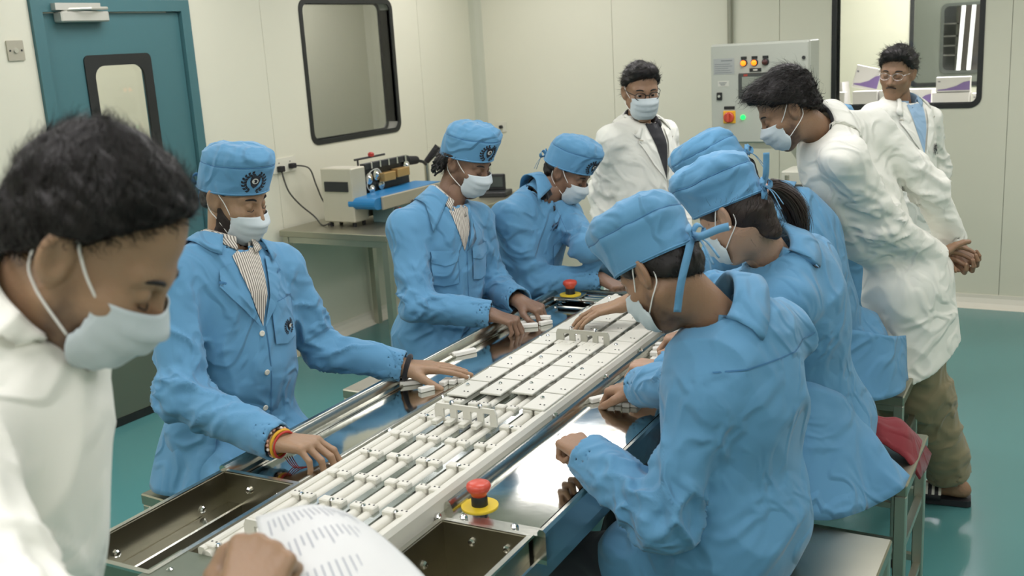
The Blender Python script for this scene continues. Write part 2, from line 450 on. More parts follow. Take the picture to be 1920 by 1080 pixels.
# ------------------------------------------------------------------ boxes on the table behind the right window
pt = thing('packing_table', 'white packing table under the carton boxes behind the window', 'table', (-1.3, 8.05, 0))
MB().bbox(-.75, .75, -.4, .4, 1.20, 1.24, .004).build('table_top', M_WHITE, pt)
for sx in (-.7, .7):
    for sy in (-.35, .35):
        MB().box(sx - .02, sx + .02, sy - .02, sy + .02, 0, 1.2).build('leg', M_STEEL, pt)
M_CARTON = mat('white_carton', (226, 224, 218), .6)
M_PURPLE = mat('purple_print', (132, 108, 166), .6)
def carton(x, y, z, sx, sy, sz, rz, label, print_side=True, tilt=0.0):
    c = thing('carton_box', label, 'box', (x, y, z), rz, 'white cartons behind the window')
    c.rotation_euler = (0, tilt, rz)
    MB().bbox(-sx, sx, -sy, sy, 0, sz, .003).build('box_body', M_CARTON, c)
    MB().box(-sx - .001, sx + .001, -sy - .001, sy + .001, sz * .86, sz + .0015).build('lid', M_CARTON, c)
    if print_side:
        pts = [(-sx * .9, sz * .12), (sx * .98, sz * .12), (sx * .98, sz * .75), (sx * .6, sz * .66), (sx * .2, sz * .42), (-sx * .4, sz * .24), (-sx * .9, sz * .18)]
        MB().prism(pts, .0012, .002, (0, -sy, 0), (1, 0, 0), (0, 0, 1), (0, -1, 0)).build('printed_swoosh', M_PURPLE, c)
        MB().box(-sx * .9, -sx * .74, -sy - .002, -sy - .001, sz * .7, sz * .78).build('printed_mark', mat('grey_print', (120, 118, 124), .6), c)
    return c
carton(-1.05, 7.95, 1.345, .11, .05, .10, .05, 'white carton with a purple swoosh, topmost by the window\'s right edge')
carton(-1.06, 7.95, 1.24, .12, .06, .10, .0, 'plain white carton under the purple swoosh carton', False)
carton(-.86, 8.0, 1.24, .07, .05, .085, .1, 'small white and purple carton at the right end of the packing table')
carton(-1.30, 8.1, 1.24, .10, .06, .12, -.1, 'white carton with purple end behind the elderly man\'s shoulder')
carton(-1.62, 7.85, 1.24, .085, .05, .13, .0, 'white open carton left of the elderly man, nearest the glass', False)
carton(-1.45, 7.88, 1.24, .075, .05, .13, .0, 'white carton just behind the elderly man\'s head', False)
carton(-1.80, 7.8, 1.24, .05, .05, .13, .0, 'small white carton at the left edge of the right window', False)
carton(-1.70, 8.15, 1.37, .09, .05, .16, .2, 'white carton with purple corner leaning in the pile of cartons', True, .25)
carton(-1.88, 8.1, 1.25, .08, .06, .17, -.2, 'tall white carton at the back left of the carton pile', False, -.12)

# ------------------------------------------------------------------ wall plates and sockets
def plate(name, label, cat, O, X, Y, Z, sx, sz, m, extra=None):
    o = thing(name, label, cat)
    MB().prism(rrect(-sx, sx, -sz, sz, .004, 2), 0, .008, O, X, Y, Z).build('face_plate', m, o)
    if extra: extra(o)
    return o
M_PLATE = mat('plate_grey', (172, 168, 150), .4, metal=.3)
def sw(o):
    c = Vector((LX + .008, 3.145, 1.952))
    MB().cyl(c, c + Vector((.006, 0, 0)), .012, n=16).build('key_barrel', M_CHROME, o)
    for dy in (-.03, .03): MB().cyl(c + Vector((0, dy, 0)), c + Vector((.002, dy, 0)), .005, n=8).build('screw', M_DARK, o)
plate('switch_plate', 'square grey metal key switch plate on the wall left of the teal door', 'switch', (LX, 3.145, 1.952), (0, 1, 0), (0, 0, 1), (1, 0, 0), .043, .046, M_PLATE, sw)
def lk(o): MB().bbox(LX + .008, LX + .02, 3.08, 3.12, 1.42, 1.47, .002).build('sensor_body', M_DARK, o)
plate('door_sensor', 'small grey touch sensor plate low beside the teal door frame', 'switch', (LX, 3.11, 1.44), (0, 1, 0), (0, 0, 1), (1, 0, 0), .035, .05, M_PLATE, lk)
M_SOCK = mat('socket_white', (214, 213, 196), .45)
def sk(o):
    for dy in (-.05, .05):
        for hz, hy in ((.018, 0), (-.01, -.011), (-.01, .011)):
            MB().cyl((LX + .0075, 4.86 + dy + hy, 1.20 + hz), (LX + .0095, 4.86 + dy + hy, 1.20 + hz), .004, n=8).build('socket_hole', M_DARK, o)
plate('wall_socket', 'white double wall socket with two black plugs above the side table', 'socket', (LX, 4.86, 1.20), (0, 1, 0), (0, 0, 1), (1, 0, 0), .105, .045, M_SOCK, sk)
def sk2(o): MB().cyl((-4.29, BY - .008, 1.21), (-4.29, BY - .03, 1.21), .014, n=10).build('plug', M_DARK, o)
plate('wall_socket', 'white wall socket with a dark plug on the back wall near the corner', 'socket', (-4.29, BY, 1.21), (-1, 0, 0), (0, 0, 1), (0, -1, 0), .04, .04, M_SOCK, sk2)
# ------------------------------------------------------------------ side table along the left wall
sd = thing('side_table', 'long stainless steel table against the left wall under the window', 'table', (-4.05, 5.58, 0))
MB().bbox(-.41, .41, -.86, .86, .775, .815, .004).build('table_top', mat('table_steel', (170, 168, 150), .35, metal=.85, var=.05, var_scale=8), sd)
for sx in (-.38, .38):
    for sy in (-.82, 0.0, .82):
        MB().box(sx - .02, sx + .02, sy - .02, sy + .02, .0, .775).build('leg', M_MATTE, sd)
for sx in (-.38, .38): MB().box(sx - .015, sx + .015, -.80, .80, .735, .772).build('apron_rail', M_MATTE, sd)
for sy in (-.82, .82): MB().box(-.36, .36, sy - .015, sy + .015, .735, .772).build('apron_rail', M_MATTE, sd)

# band sealer on the side table
bs_ = thing('band_sealer', 'continuous band sealer with blue conveyor belt on the side table', 'machine', (-3.94, 5.10, .815), math.radians(90))
# local: x runs along the belt (world +y), y points to the wall (world -x)
M_SEALER = mat('sealer_shell', (190, 186, 166), .4, metal=.25)
MB().bbox(-.20, -.06, .06, .30, .03, .36, .006).build('control_head', M_SEALER, bs_)
MB().bbox(-.055, .46, .125, .295, .03, .33, .006).build('housing', M_SEALER, bs_)
MB().box(-.06, .46, .112, .122, .13, .33).build('side_plate', M_BLACK, bs_)
MB().bbox(-.21, -.198, .09, .27, .22, .28, .002).build('display', M_DARK, bs_)
for sx in (-.17, -.08, .40):
    for sy in (.09, .27): MB().cyl((sx, sy, 0), (sx, sy, .032), .012, n=10).build('foot', M_RUBBER, bs_)
M_BELT = mat('blue_belt', (38, 120, 172), .35)
belt = MB()
prof = [(-.17 + .035 * math.cos(a), .145 + .035 * math.sin(a)) for a in np.linspace(math.pi * .5, math.pi * 1.5, 9)] + [(.50 + .035 * math.cos(a), .155 + .035 * math.sin(a)) for a in np.linspace(-math.pi * .5, math.pi * .5, 9)]
belt.prism(prof, -.10, .10, (0, 0, 0), (1, 0, 0), (0, 0, 1), (0, 1, 0))
belt.build('belt', M_BELT, bs_)
MB().bbox(-.14, .50, -.118, -.101, .105, .185, .004).build('belt_side_plate', mat('belt_plate', (176, 170, 150), .35, metal=.4), bs_)
MB().bbox(.0, .40, -.08, .08, .0, .11, .004).build('belt_stand', mat('stand_teal_grey', (120, 150, 150), .5), bs_)
for kx in (-.02, .16):
    k = MB().cyl((kx, -.118, .10 if kx > 0 else .085), (kx, -.15, .10 if kx > 0 else .085), .022, n=16).build('knob', M_DARK, bs_)
    MB().cyl((kx, -.15, .10 if kx > 0 else .085), (kx, -.156, .10 if kx > 0 else .085), .017, n=16).build('knob_face', mat('orange_knob', (214, 96, 52), .4), k)
for wx, wz, wr in ((.02, .27, .036), (.10, .285, .036), (.04, .20, .028), (.42, .30, .032), (.14, .215, .03)):
    MB().lathe([(wr * .4, 0), (wr, .004), (wr, .016), (wr * .5, .02), (wr * .2, .03)], (wx, .112, wz), (0, -1, 0), 18).build('band_wheel', M_CHROME, bs_)
MB().bbox(.13, .25, .06, .108, .235, .29, .003).bbox(.26, .39, .05, .108, .245, .30, .003).build('brass_heating_block', mat('brass', (186, 152, 96), .4, metal=.6), bs_)
MB().tube(arc_pts([(-.0, .09, .20), (-.015, .09, .235), (.02, .09, .306), (.1, .09, .322), (.137, .09, .29)]), .003, n=6).build('sealing_band', M_WHITE, bs_)
MB().box(-.02, .44, .09, .13, .33, .365).build('top_rail', M_DARK, bs_)
for tx in (.04, .13, .22, .31, .40): MB().cyl((tx, .085, .33), (tx, .085, .375), .006, n=8).build('adjusting_screw', M_CHROME, bs_)
MB().cyl((.05, .2, .33), (.05, .2, .38), .006).cyl((.02, .2, .385), (.33, .2, .385), .007).build('height_bar', M_DARK, bs_)
MB().lathe([(.008, 0), (.02, .004), (.02, .022), (.01, .03)], (.19, .2, .385), (0, 0, 1), 14).build('red_knob', mat('red_knob', (170, 52, 44), .4), bs_)

# power cords from the socket
M_CORD = mat('dark_cord', (62, 62, 56), .6)
c1 = thing('power_cord', 'dark power cord hanging in a curve from the right hole of the double socket', 'cord')
MB().tube(arc_pts([(LX + .03, 4.92, 1.19), (LX + .06, 5.02, 1.16), (LX + .07, 5.06, 1.05), (LX + .08, 5.10, .94), (LX + .14, 5.12, .85), (-4.25, 4.95, .822), (-4.23, 4.92, .822)]), .005, n=6).build('cable', M_CORD, c1)
MB().bbox(LX + .008, LX + .045, 4.89, 4.93, 1.175, 1.205, .004).build('plug', M_RUBBER, c1)
c2 = thing('power_cord', 'dark power cord drooping from the left hole of the double socket behind the bearded worker', 'cord')
MB().tube(arc_pts([(LX + .03, 4.80, 1.18), (LX + .05, 4.82, 1.05), (LX + .06, 4.90, .95), (LX + .10, 4.98, .86), (-4.3, 4.93, .822), (-4.24, 4.90, .823), (-4.20, 4.91, .84)]), .005, n=6).build('cable', M_CORD, c2)
MB().bbox(LX + .008, LX + .045, 4.785, 4.825, 1.165, 1.20, .004).build('plug', M_RUBBER, c2)

# lever press and scale at the far end of the side table
lp = thing('lever_press', 'black hand lever with two grips on the far end of the side table', 'machine', (-4.22, 5.98, .815), .3)
MB().bbox(-.12, .12, -.09, .09, 0, .05, .006).build('base', mat('press_grey', (150, 148, 136), .4, metal=.3), lp)
MB().cyl((0, .05, .05), (0, .05, .27), .018).build('column', M_STEEL, lp)
MB().tube([(0, .05, .24), (.0, -.02, .27), (-.02, -.10, .29)], .011).build('lever_arm', M_DARK, lp)
MB().cyl((-.03, -.08, .29), (-.06, -.2, .30), .028, .032).build('grip', M_RUBBER, lp)
MB().cyl((.0, .05, .26), (.09, .08, .36), .02, .03).build('grip', M_RUBBER, lp)
scl = thing('weighing_scale', 'small black weighing scale display at the far end of the side table', 'scale', (-3.80, 6.22, .815), .25)
MB().bbox(-.1, .1, -.08, .1, 0, .035, .006).build('scale_base', M_DARK, scl)
MB().bbox(-.07, .07, .02, .045, .035, .15, .006).build('display_housing', M_DARK, scl)
MB().box(-.055, .055, .016, .021, .06, .13).build('display', mat('lcd', (70, 78, 74), .25), scl)

# ------------------------------------------------------------------ control cabinet
cb = thing('control_cabinet', 'grey electrical control cabinet with glowing orange lamps on a stand', 'control panel', (-1.84, 6.0, 0))
MB().bbox(-.29, .29, .02, .22, 1.20, 1.775, .006).build('cabinet_body', M_CABINET, cb)
dd = MB().bbox(-.285, .285, -.004, .022, 1.205, 1.770, .006).build('cabinet_door', M_CABINET, cb)
def cl_(x, z):  # photo position on the door
    return x, z
for i, (x, m_) in enumerate(((-.085, M_ORANGE), (-.022, M_ORANGE), (.042, mat('dark_lamp', (70, 34, 30), .3)))):
    lmp = MB().lathe([(.021, 0), (.021, .006), (.0165, .008), (.0165, .013)], (x, -.004, 1.665), (0, -1, 0), 18).build('indicator_lamp', M_DARK, cb)
    MB().lathe([(.0155, .011), (.0155, .018), (.010, .023), (.002, .025)], (x, -.004, 1.663), (0, -1, 0), 18).build('lens', m_, lmp)
    MB().box(x - .017, x + .017, -.008, -.003, 1.684, 1.70).build('lamp_label', M_BLACK, lmp)
MB().box(-.052, .017, -.007, -.003, 1.612, 1.632).build('screen_label', M_BLACK, cb)
MB().box(-.03, -.005, -.0085, -.0068, 1.618, 1.626).build('label_text', M_WHITE, cb)
scn = MB().bbox(-.118, .14, -.012, -.003, 1.462, 1.606, .006).build('touch_screen', mat('screen_bezel', (66, 70, 66), .4), cb)
MB().box(-.095, .12, -.0135, -.0115, 1.515, 1.585).build('screen', mat('screen_face', (140, 146, 134), .2), scn)
MB().box(-.085, -.062, -.0138, -.0118, 1.588, 1.600).build('brand_mark', mat('red_mark', (160, 60, 50), .4), scn)
npl = MB().box(-.268, -.142, -.0055, -.003, 1.604, 1.694).build('name_plate', mat('silver_plate', (168, 172, 170), .35, metal=.3), cb)
for k in range(5):
    MB().box(-.26, -.155 - .012 * (k % 3), -.0062, -.0052, 1.612 + k * .012, 1.615 + k * .012).build('text_line', mat('grey_text', (120, 126, 126), .5), npl)
MB().box(-.222, -.155, -.0062, -.0052, 1.678, 1.684).build('text_line', mat('grey_text', (120, 126, 126), .5), npl)
lb = MB().box(-.243, -.176, -.0052, -.003, 1.534, 1.566).build('warning_label', mat('pale_label', (196, 196, 184), .5), cb)
MB().box(-.236, -.19, -.006, -.005, 1.553, 1.557).box(-.23, -.196, -.006, -.005, 1.546, 1.549).box(-.225, -.2, -.006, -.005, 1.54, 1.543).build('label_text', mat('grey_text', (120, 126, 126), .5), lb, props={'kind': 'stuff'})
ks = MB().bbox(-.249, -.217, -.014, -.003, 1.455, 1.500, .003).build('rocker_switch', M_BLACK, cb)
MB().cyl((-.233, -.014, 1.478), (-.233, -.018, 1.478), .008, n=14).build('rocker', M_CABINET, ks)
ms = MB().bbox(-.212, -.137, -.010, -.003, 1.318, 1.392, .004).build('main_switch', mat('switch_yellow', (226, 170, 40), .45), cb)
MB().lathe([(.031, 0), (.031, .012), (.026, .016)], (-.175, -.010, 1.354), (0, -1, 0), 24).build('switch_dial', M_RED, ms)
MB().bbox(-.183, -.167, -.042, -.024, 1.327, 1.381, .004).build('switch_handle', M_RED, ms)
MB().box(-.206, -.142, -.007, -.003, 1.400, 1.418).build('switch_label', M_BLACK, cb)
MB().lathe([(.014, 0), (.014, .008), (.01, .014)], (-.092, -.004, 1.353), (0, -1, 0), 16).build('green_button', M_GREEN, cb)
for z in (1.68, 1.30): MB().cyl((.26, -.004, z), (.26, -.012, z), .01, n=12).build('door_lock', M_DARK, cb)
MB().box(-.17, .27, .03, .19, 1.165, 1.20).build('support_frame', M_MATTE, cb)
MB().prism([(-.16, 0), (-.08, 0), (-.13, -.07), (-.16, -.07)], .05, .17, (0, 0, 1.165), (1, 0, 0), (0, 0, 1), (0, 1, 0)).build('bracket', M_MATTE, cb)
MB().prism([(.26, 0), (.16, 0), (.21, -.07), (.26, -.07)], .05, .17, (0, 0, 1.165), (1, 0, 0), (0, 0, 1), (0, 1, 0)).build('bracket', M_MATTE, cb)
for x in (-.145, .235): MB().box(x - .022, x + .022, .08, .14, 0, 1.165).build('stand_post', M_MATTE, cb)
MB().box(-.2, .3, .0, .25, 0, .02).build('stand_foot', M_MATTE, cb)
# vented machine column under and beside the cabinet
vc = thing('vented_column', 'pale steel machine column with a louvred panel right of the cabinet stand', 'machine', (-1.50, 5.70, 0))
MB().bbox(-.12, .16, -.02, .22, 0, 1.08, .006).build('column_body', mat('column_paint', (196, 196, 180), .45), vc)
for k in range(14):
    MB().box(-.06, .03, -.032, -.018, .70 + .022 * k, .711 + .022 * k, M=None).build('louvre', mat('louvre_grey', (112, 120, 114), .5), vc)
MB().box(-.068, .038, -.0225, -.0195, .69, 1.01).build('louvre_shade_plate', mat('louvre_shadow', (70, 76, 72), .6), vc)  # dark plate around and behind the slats, gap shadow put into its colour
MB().cyl((-.085, -.02, .5), (-.085, -.02, 1.06), .012).build('pipe', M_STEEL, vc)
# conduit on the back wall
cd = thing('conduit', 'slim steel conduit pipe running down the back wall behind the cabinet', 'pipe', (-2.40, BY - .02, 0))
MB().cyl((0, 0, 1.2), (0, 0, CEIL_Z), .017, n=12).build('pipe', mat('conduit_steel', (150, 150, 134), .4, metal=.4), cd)
for z in (1.5, 2.3): MB().box(-.03, .03, -.005, .02, z, z + .02).build('clip', M_STEEL, cd)
# ------------------------------------------------------------------ conveyor packing table
TROT = math.radians(2.1)
TO = Vector((-1.44, 2.3, 0))
def tw(u, v, z):
    """table coordinates to world"""
    return Vector((TO.x + u * math.cos(TROT) - v * math.sin(TROT), TO.y + u * math.sin(TROT) + v * math.cos(TROT), z))
tb = thing('packing_conveyor', 'long stainless steel packing table with a white plastic conveyor down its middle', 'conveyor table', TO, TROT)
V0, V1 = -1.12, 1.30
# work surfaces
MB().box(-.425, -.245, -.61, V1, .845, .852).build('left_tray', M_POLISH, tb)
MB().box(.185, .42, -.565, V1, .845, .852).build('right_tray', M_POLISH, tb)
MB().box(-.245, -.165, V0, V1, .836, .846).build('left_deck', M_STEEL, tb)
MB().box(.165, .187, V0, V1, .836, .846).build('right_deck', M_STEEL, tb)
def rim(name, pts, loc_v0, loc_v1):
    MB().prism(pts, loc_v0, loc_v1, (0, 0, 0), (1, 0, 0), (0, 0, 1), (0, 1, 0)).build(name, M_STEEL, tb, angle=40)
rim('left_rim', [(-.445, .79), (-.425, .79), (-.425, .853), (-.405, .853), (-.405, .858), (-.419, .86), (-.422, .882), (-.428, .888), (-.440, .888), (-.445, .882)], -.61, V1)
rim('left_tray_lip', [(-.250, .84), (-.238, .84), (-.238, .850), (-.243, .856), (-.250, .856)], -.61, V1)
rim('right_inner_rim', [(.172, .83), (.196, .83), (.196, .853), (.190, .872), (.183, .878), (.176, .872), (.172, .855)], -.565, V1)
rim('right_outer_rim', [(.408, .79), (.440, .79), (.440, .862), (.434, .868), (.426, .868), (.421, .862), (.421, .852), (.408, .852)], -.60, V1)
MB().box(.165, .44, -.600, -.565, .80, .853).build('right_front_flange', M_STEEL, tb)
MB().box(-.445, .44, V1, V1 + .02, .79, .885).build('far_end_plate', M_STEEL, tb)
for k in range(3): MB().cyl((-.40, V1 - .03 - .035 * k, .868), (-.14, V1 - .03 - .035 * k, .868), .009, n=12).build('guide_rod', M_CHROME, tb)
# hoppers at the near end
def hopper(name, u0, u1, v0, v1, z0, z1, t=.004):
    m = MB()
    m.box(u0, u1, v0, v1, z0, z0 + t).box(u0, u0 + t, v0, v1, z0, z1).box(u1 - t, u1, v0, v1, z0, z1).box(u0, u1, v0, v0 + t, z0, z1).box(u0, u1, v1 - t, v1, z0, z1)
    h = m.build(name, mat('hopper_steel', (158, 154, 136), .3, metal=1.0, var=.1, var_scale=12), tb)
    MB().ring(rrect(u0 - .010, u1 + .010, v0 - .010, v1 + .010, .004, 2), rrect(u0 + .002, u1 - .002, v0 + .002, v1 - .002, .002, 2), z1 - .002, z1 + .004, (0, 0, 0), (1, 0, 0), (0, 1, 0), (0, 0, 1)).build('hopper_lip', M_STEEL, h)
    for (u, v, z, n) in ((u1 - t, v1 - .10, z1 - .04, (-1, 0, 0)), (u1 - t, v0 + .12, z1 - .05, (-1, 0, 0)), ((u0 + u1) / 2 - .03, v1 - t, z1 - .035, (0, -1, 0)), (u1 - .05, v1 - t, z1 - .035, (0, -1, 0)), (u0 + t, v1 - .09, z1 - .06, (1, 0, 0)), (u0 + t, v0 + .1, z1 - .05, (1, 0, 0))):
        MB().lathe([(.009, 0), (.009, .004), (.006, .008), (.002, .009)], (u, v, z), n, 12).build('bolt', M_CHROME, h)
hopper('left_hopper', -.425, -.205, -1.06, -.615, .745, .876)
hopper('right_hopper', .195, .405, -1.06, -.610, .715, .853)
MB().box(-.215, .19, V0, -.965, .872, .878).build('end_cover_plate', M_GREYPLATE, tb)
MB().box(-.215, .19, -1.12, -.965, .76, .872).build('end_cover_body', M_GREYPLATE, tb)
for u, v in ((-.17, -1.04), (-.08, -1.08), (.1, -1.04)): MB().lathe([(.007, 0), (.007, .003), (.002, .006)], (u, v, .878), (0, 0, 1), 10).build('bolt', M_CHROME, tb)
for u, v in ((-.205, -.92), (-.222, -.555), (-.231, -.185), (-.24, .10), (-.244, .382), (-.24, .75), (-.24, 1.1), (-.40, -.60), (-.33, -.60)):
    MB().lathe([(.009, 0), (.009, .004), (.006, .009), (.002, .010)], (u, v, .846 if u > -.3 else .853), (0, 0, 1), 12).build('bolt', M_CHROME, tb)
for u, v in ((.178, -.60), (.235, -.585), (.36, -.585), (.1765, .0), (.178, .34), (.178, .62)):
    MB().lathe([(.009, 0), (.009, .004), (.006, .009), (.002, .010)], (u, v, .853 if v < -.5 else .876), (0, 0, 1), 12).build('bolt', M_CHROME, tb)
# frame and legs
for u in (-.40, .40):
    for v in (-1.0, 0.15, 1.22):
        MB().bbox(u - .025, u + .025, v - .025, v + .025, .03, .80, .004).build('leg', M_MATTE, tb)
        MB().cyl((u, v, 0), (u, v, .035), .022, n=14).build('foot', M_RUBBER, tb)
for u in (-.40, .40):
    MB().bbox(u - .015, u + .015, -1.0, 1.22, .20, .23, .003).build('stretcher', M_MATTE, tb)
    MB().bbox(u - .022, u + .022, -1.08, 1.28, .74, .80, .003).build('side_rail', M_STEEL, tb)
for v in (-1.0, .15, 1.22): MB().bbox(-.38, .38, v - .015, v + .015, .20, .23, .003).build('stretcher', M_MATTE, tb)
# emergency stops
def estop(u, v, z):
    e = MB().lathe([(.042, 0), (.042, .003), (.012, .0035)], (u, v, z), (0, 0, 1), 28).build('emergency_stop', M_YELLOW, tb, angle=40)
    MB().lathe([(.0185, .002), (.0185, .022), (.017, .026)], (u, v, z), (0, 0, 1), 20).build('stop_collar', M_BLACK, e, angle=40)
    MB().lathe([(.017, .026), (.019, .032), (.027, .042), (.028, .048), (.026, .054), (.018, .058), (.004, .0595)], (u, v, z), (0, 0, 1), 26).build('mushroom_head', M_RED, e, smooth=True)
    return e
estop(.235, -.515, .852)
estop(-.34, 1.215, .885)
MB().box(-.39, -.29, 1.17, 1.26, .878, .885).build('stop_bracket', M_STEEL, tb)

# the conveyor itself
cv = MB().box(-.165, .165, -.97, 1.25, .826, .834).build('conveyor_bed', M_POLISH, tb)
def rod(u, z, r, name='rod', v0=-.965, v1=1.24):
    MB().cyl((u, v0, z), (u, v1, z), r, n=12).build(name, M_WHITE, cv, angle=50)
COLS = (-.128, -.043, .042, .127)
for c in COLS:
    rod(c - .0168, .8745, .0138); rod(c + .0168, .8745, .0138)
MB().prism([(-.167, .836), (-.148, .836), (-.148, .890), (-.152, .894), (-.163, .894), (-.167, .890)], -.965, 1.24, (0, 0, 0), (1, 0, 0), (0, 0, 1), (0, 1, 0)).build('left_guard', M_WHITE, cv)
MB().prism([(.150, .836), (.172, .836), (.172, .884), (.166, .896), (.155, .898), (.150, .893)], -.965, 1.24, (0, 0, 0), (1, 0, 0), (0, 0, 1), (0, 1, 0)).build('right_guard', M_WHITE, cv)
for u in (-.0855, 0.0, .0845):
    MB().box(u - .009, u + .009, -.965, 1.24, .868, .884).build('steel_strip', mat('strip_steel', (176, 184, 180), .16, metal=1.0, var=.12, var_scale=30), cv)
blk = MB().bbox(-.0145, .0145, -.012, .012, 0, .016, .0025)
me_blk = blk.build('block', M_WHITE, cv).data
scr = MB().lathe([(.0062, 0), (.0062, .002), (.0035, .005)], (0, 0, 0), (0, 0, 1), 10)
me_scr = scr.build('screw', M_CHROME, cv, angle=40).data
_first = [o for o in cv.children if o.name.startswith(('block', 'screw'))]
for o in _first: bpy.data.objects.remove(o)
hole_m = MB().cyl((-.006, 0, 0), (-.006, 0, .0006), .0025, n=8).cyl((.006, 0, 0), (.006, 0, .0006), .0025, n=8)
me_hole = hole_m.build('pin_holes', M_DARK, cv).data
bpy.data.objects.remove([o for o in cv.children if o.name.startswith('pin_holes')][0])
rows = [-.943 + .1315 * i for i in range(17)]
random.seed(4)
for i, v in enumerate(rows):
    for ci, c in enumerate(COLS):
        for s in (-1, 1):
            link('block', me_blk, cv, (c + s * .0175, v, .880))
            if (i + ci) % 2 == 0 or s > 0:
                link('pin_holes', me_hole, cv, (c + s * .0175, v + .004, .8961), {'kind': 'stuff'})
        if i % 2 == 0:
            link('screw', me_scr, cv, (c + .001, v - .004, .894))
# cover plates over the far half of each column
pl = MB().bbox(-.0335, .0335, -.063, .063, 0, .006, .0015)
me_pl = pl.build('cover_plate', M_WHITE, cv).data
bpy.data.objects.remove([o for o in cv.children if o.name.startswith('cover_plate')][0])
for ci, c in enumerate(COLS):
    for k in range(9):
        v = (.06, .10, .13, .03)[ci] + .1315 * k
        if v > 1.19: continue
        link('cover_plate', me_pl, cv, (c, v, .8965 + .0008 * ((k + ci) % 3)))
        link('pin_holes', me_hole, cv, (c + .012, v - .03, .9032 + .0008 * ((k + ci) % 3)), {'kind': 'stuff'})
        if k % 2 == 0:
            link('screw', me_scr, cv, (c - .012, v + .02, .9035))
# comb shaped flights standing across the columns
def comb(v, m, h=.047):
    poly = MB()
    w = .093
    O, X, Y, Z = (0, v, .8945), (1, 0, 0), (0, 0, 1), (0, 1, 0)
    xs = [-w, -w + .024, -w + .024 + .021]
    holes = [(-.066, -.046), (-.026, -.006), (.016, .036), (.054, .074)]
    edges = [-w] + [e for hh in holes for e in hh] + [w]
    poly.prism([(-w, h * .72), (-w + .006, h), (w - .006, h), (w, h * .72)], 0, .007, O, X, Y, Z)
    for i in range(0, len(edges), 2):
        poly.prism([(edges[i], 0), (edges[i + 1], 0), (edges[i + 1], h * .72), (edges[i], h * .72)], 0, .007, O, X, Y, Z)
    cmb = poly.build('comb_plate', m, cv)
    for x in (-.04, .045):
        MB().lathe([(.006, 0), (.006, .006), (.004, .010)], (x, v + .0035, .8945 + h), (0, 0, 1), 10).build('screw', M_CHROME, cmb)
    for i in range(4):
        a = (holes[i][0] + holes[i][1]) / 2 - .02
        MB().bbox(a - .009, a + .009, v - .035, v, .894, .906, .002).build('tooth', M_WHITE, cmb)
comb(-.172, M_WHITE)
comb(.572, mat('grey_comb', (176, 175, 160), .45))
comb(-.905, M_WHITE)

# ------------------------------------------------------------------ white bars lying loose on the trays
bar_mesh = {}
def bar(u, v, z, rz, L, label, tilt=0.0, roll=0.0, group='loose white bars on the trays'):
    key = round(L, 3)
    if key not in bar_mesh:
        b = MB().bbox(-L / 2, L / 2, -.0105, .0105, -.007, .007, .002)
        o = b.build('white_bar', M_WHITE2); bar_mesh[key] = o.data
    else:
        o = link('white_bar', bar_mesh[key])
    o.location = tw(u, v, z); o.rotation_euler = (roll, tilt, rz + TROT)
    tag(o, label, 'bar', group)
    return o
ZT = .8595
bar(-.395, .485, ZT, math.radians(58), .088, 'single white bar lying alone on the left tray between two workers')
for (u, v, r_, L, lab) in ((-.392, .16, 40, .07, 'white bar under the bearded worker\'s wrist on the left tray'), (-.312, .125, 62, .052, 'white bar pushed by the bearded worker\'s thumb'),
                          (-.292, .198, 95, .05, 'white bar under the bearded worker\'s fingers, nearest his thumb'), (-.272, .220, 98, .05, 'white bar under the bearded worker\'s fingertips'), (-.251, .240, 94, .05, 'white bar beside the conveyor under the bearded worker\'s fingertips')):
    bar(u, v, ZT, math.radians(r_), L, lab)
for k, (u, v, r_, L, lab) in enumerate(((-.372, .872, 60, .05, 'white bar below the long-haired worker\'s right fingertips'), (-.335, .85, 30, .06, 'white bar between the long-haired worker\'s hands'),
                          (-.322, .915, 10, .075, 'white bar held under the long-haired worker\'s left fingers'), (-.345, .95, 110, .06, 'white bar behind the long-haired worker\'s fingers'), (-.295, .90, 60, .05, 'short white bar in front of the long-haired worker\'s left hand'))):
    bar(u, v, ZT + (.014 if k == 2 else 0), math.radians(r_), L, lab)
for k in range(6):
    bar(.212 + .0225 * k, .205 + .008 * (k % 2), ZT, math.radians((55, 88, 96, 90, 98, 92)[k]), .056, ['leftmost white bar in the row under the front right worker\'s right hand', 'second white bar in the row under the front right worker\'s right hand', 'third white bar in the row under the front right worker\'s right hand', 'fourth white bar in the row under the front right worker\'s right hand', 'fifth white bar in the row under the front right worker\'s right hand', 'last white bar in the row by the front right worker\'s cuff'][k])
bar(.245, .455, ZT, math.radians(40), .07, 'white bar lying apart in front of the heap on the right tray')
bar(.32, .50, ZT, math.radians(8), .088, 'white bar lying flat at the near edge of the heap on the right tray')
random.seed(11)
for k in range(36):
    lvl = k // 12
    u = .295 + random.uniform(-.085, .085) * (1 - .22 * lvl); v = .76 + random.uniform(-.2, .22) * (1 - .2 * lvl)
    bar(u, v, ZT + .0145 * lvl, random.uniform(0, math.pi), .088, 'white bar jumbled in the heap on the right tray', random.uniform(-.12, .12) * (lvl > 0), 0, 'heap of white bars on the right tray')

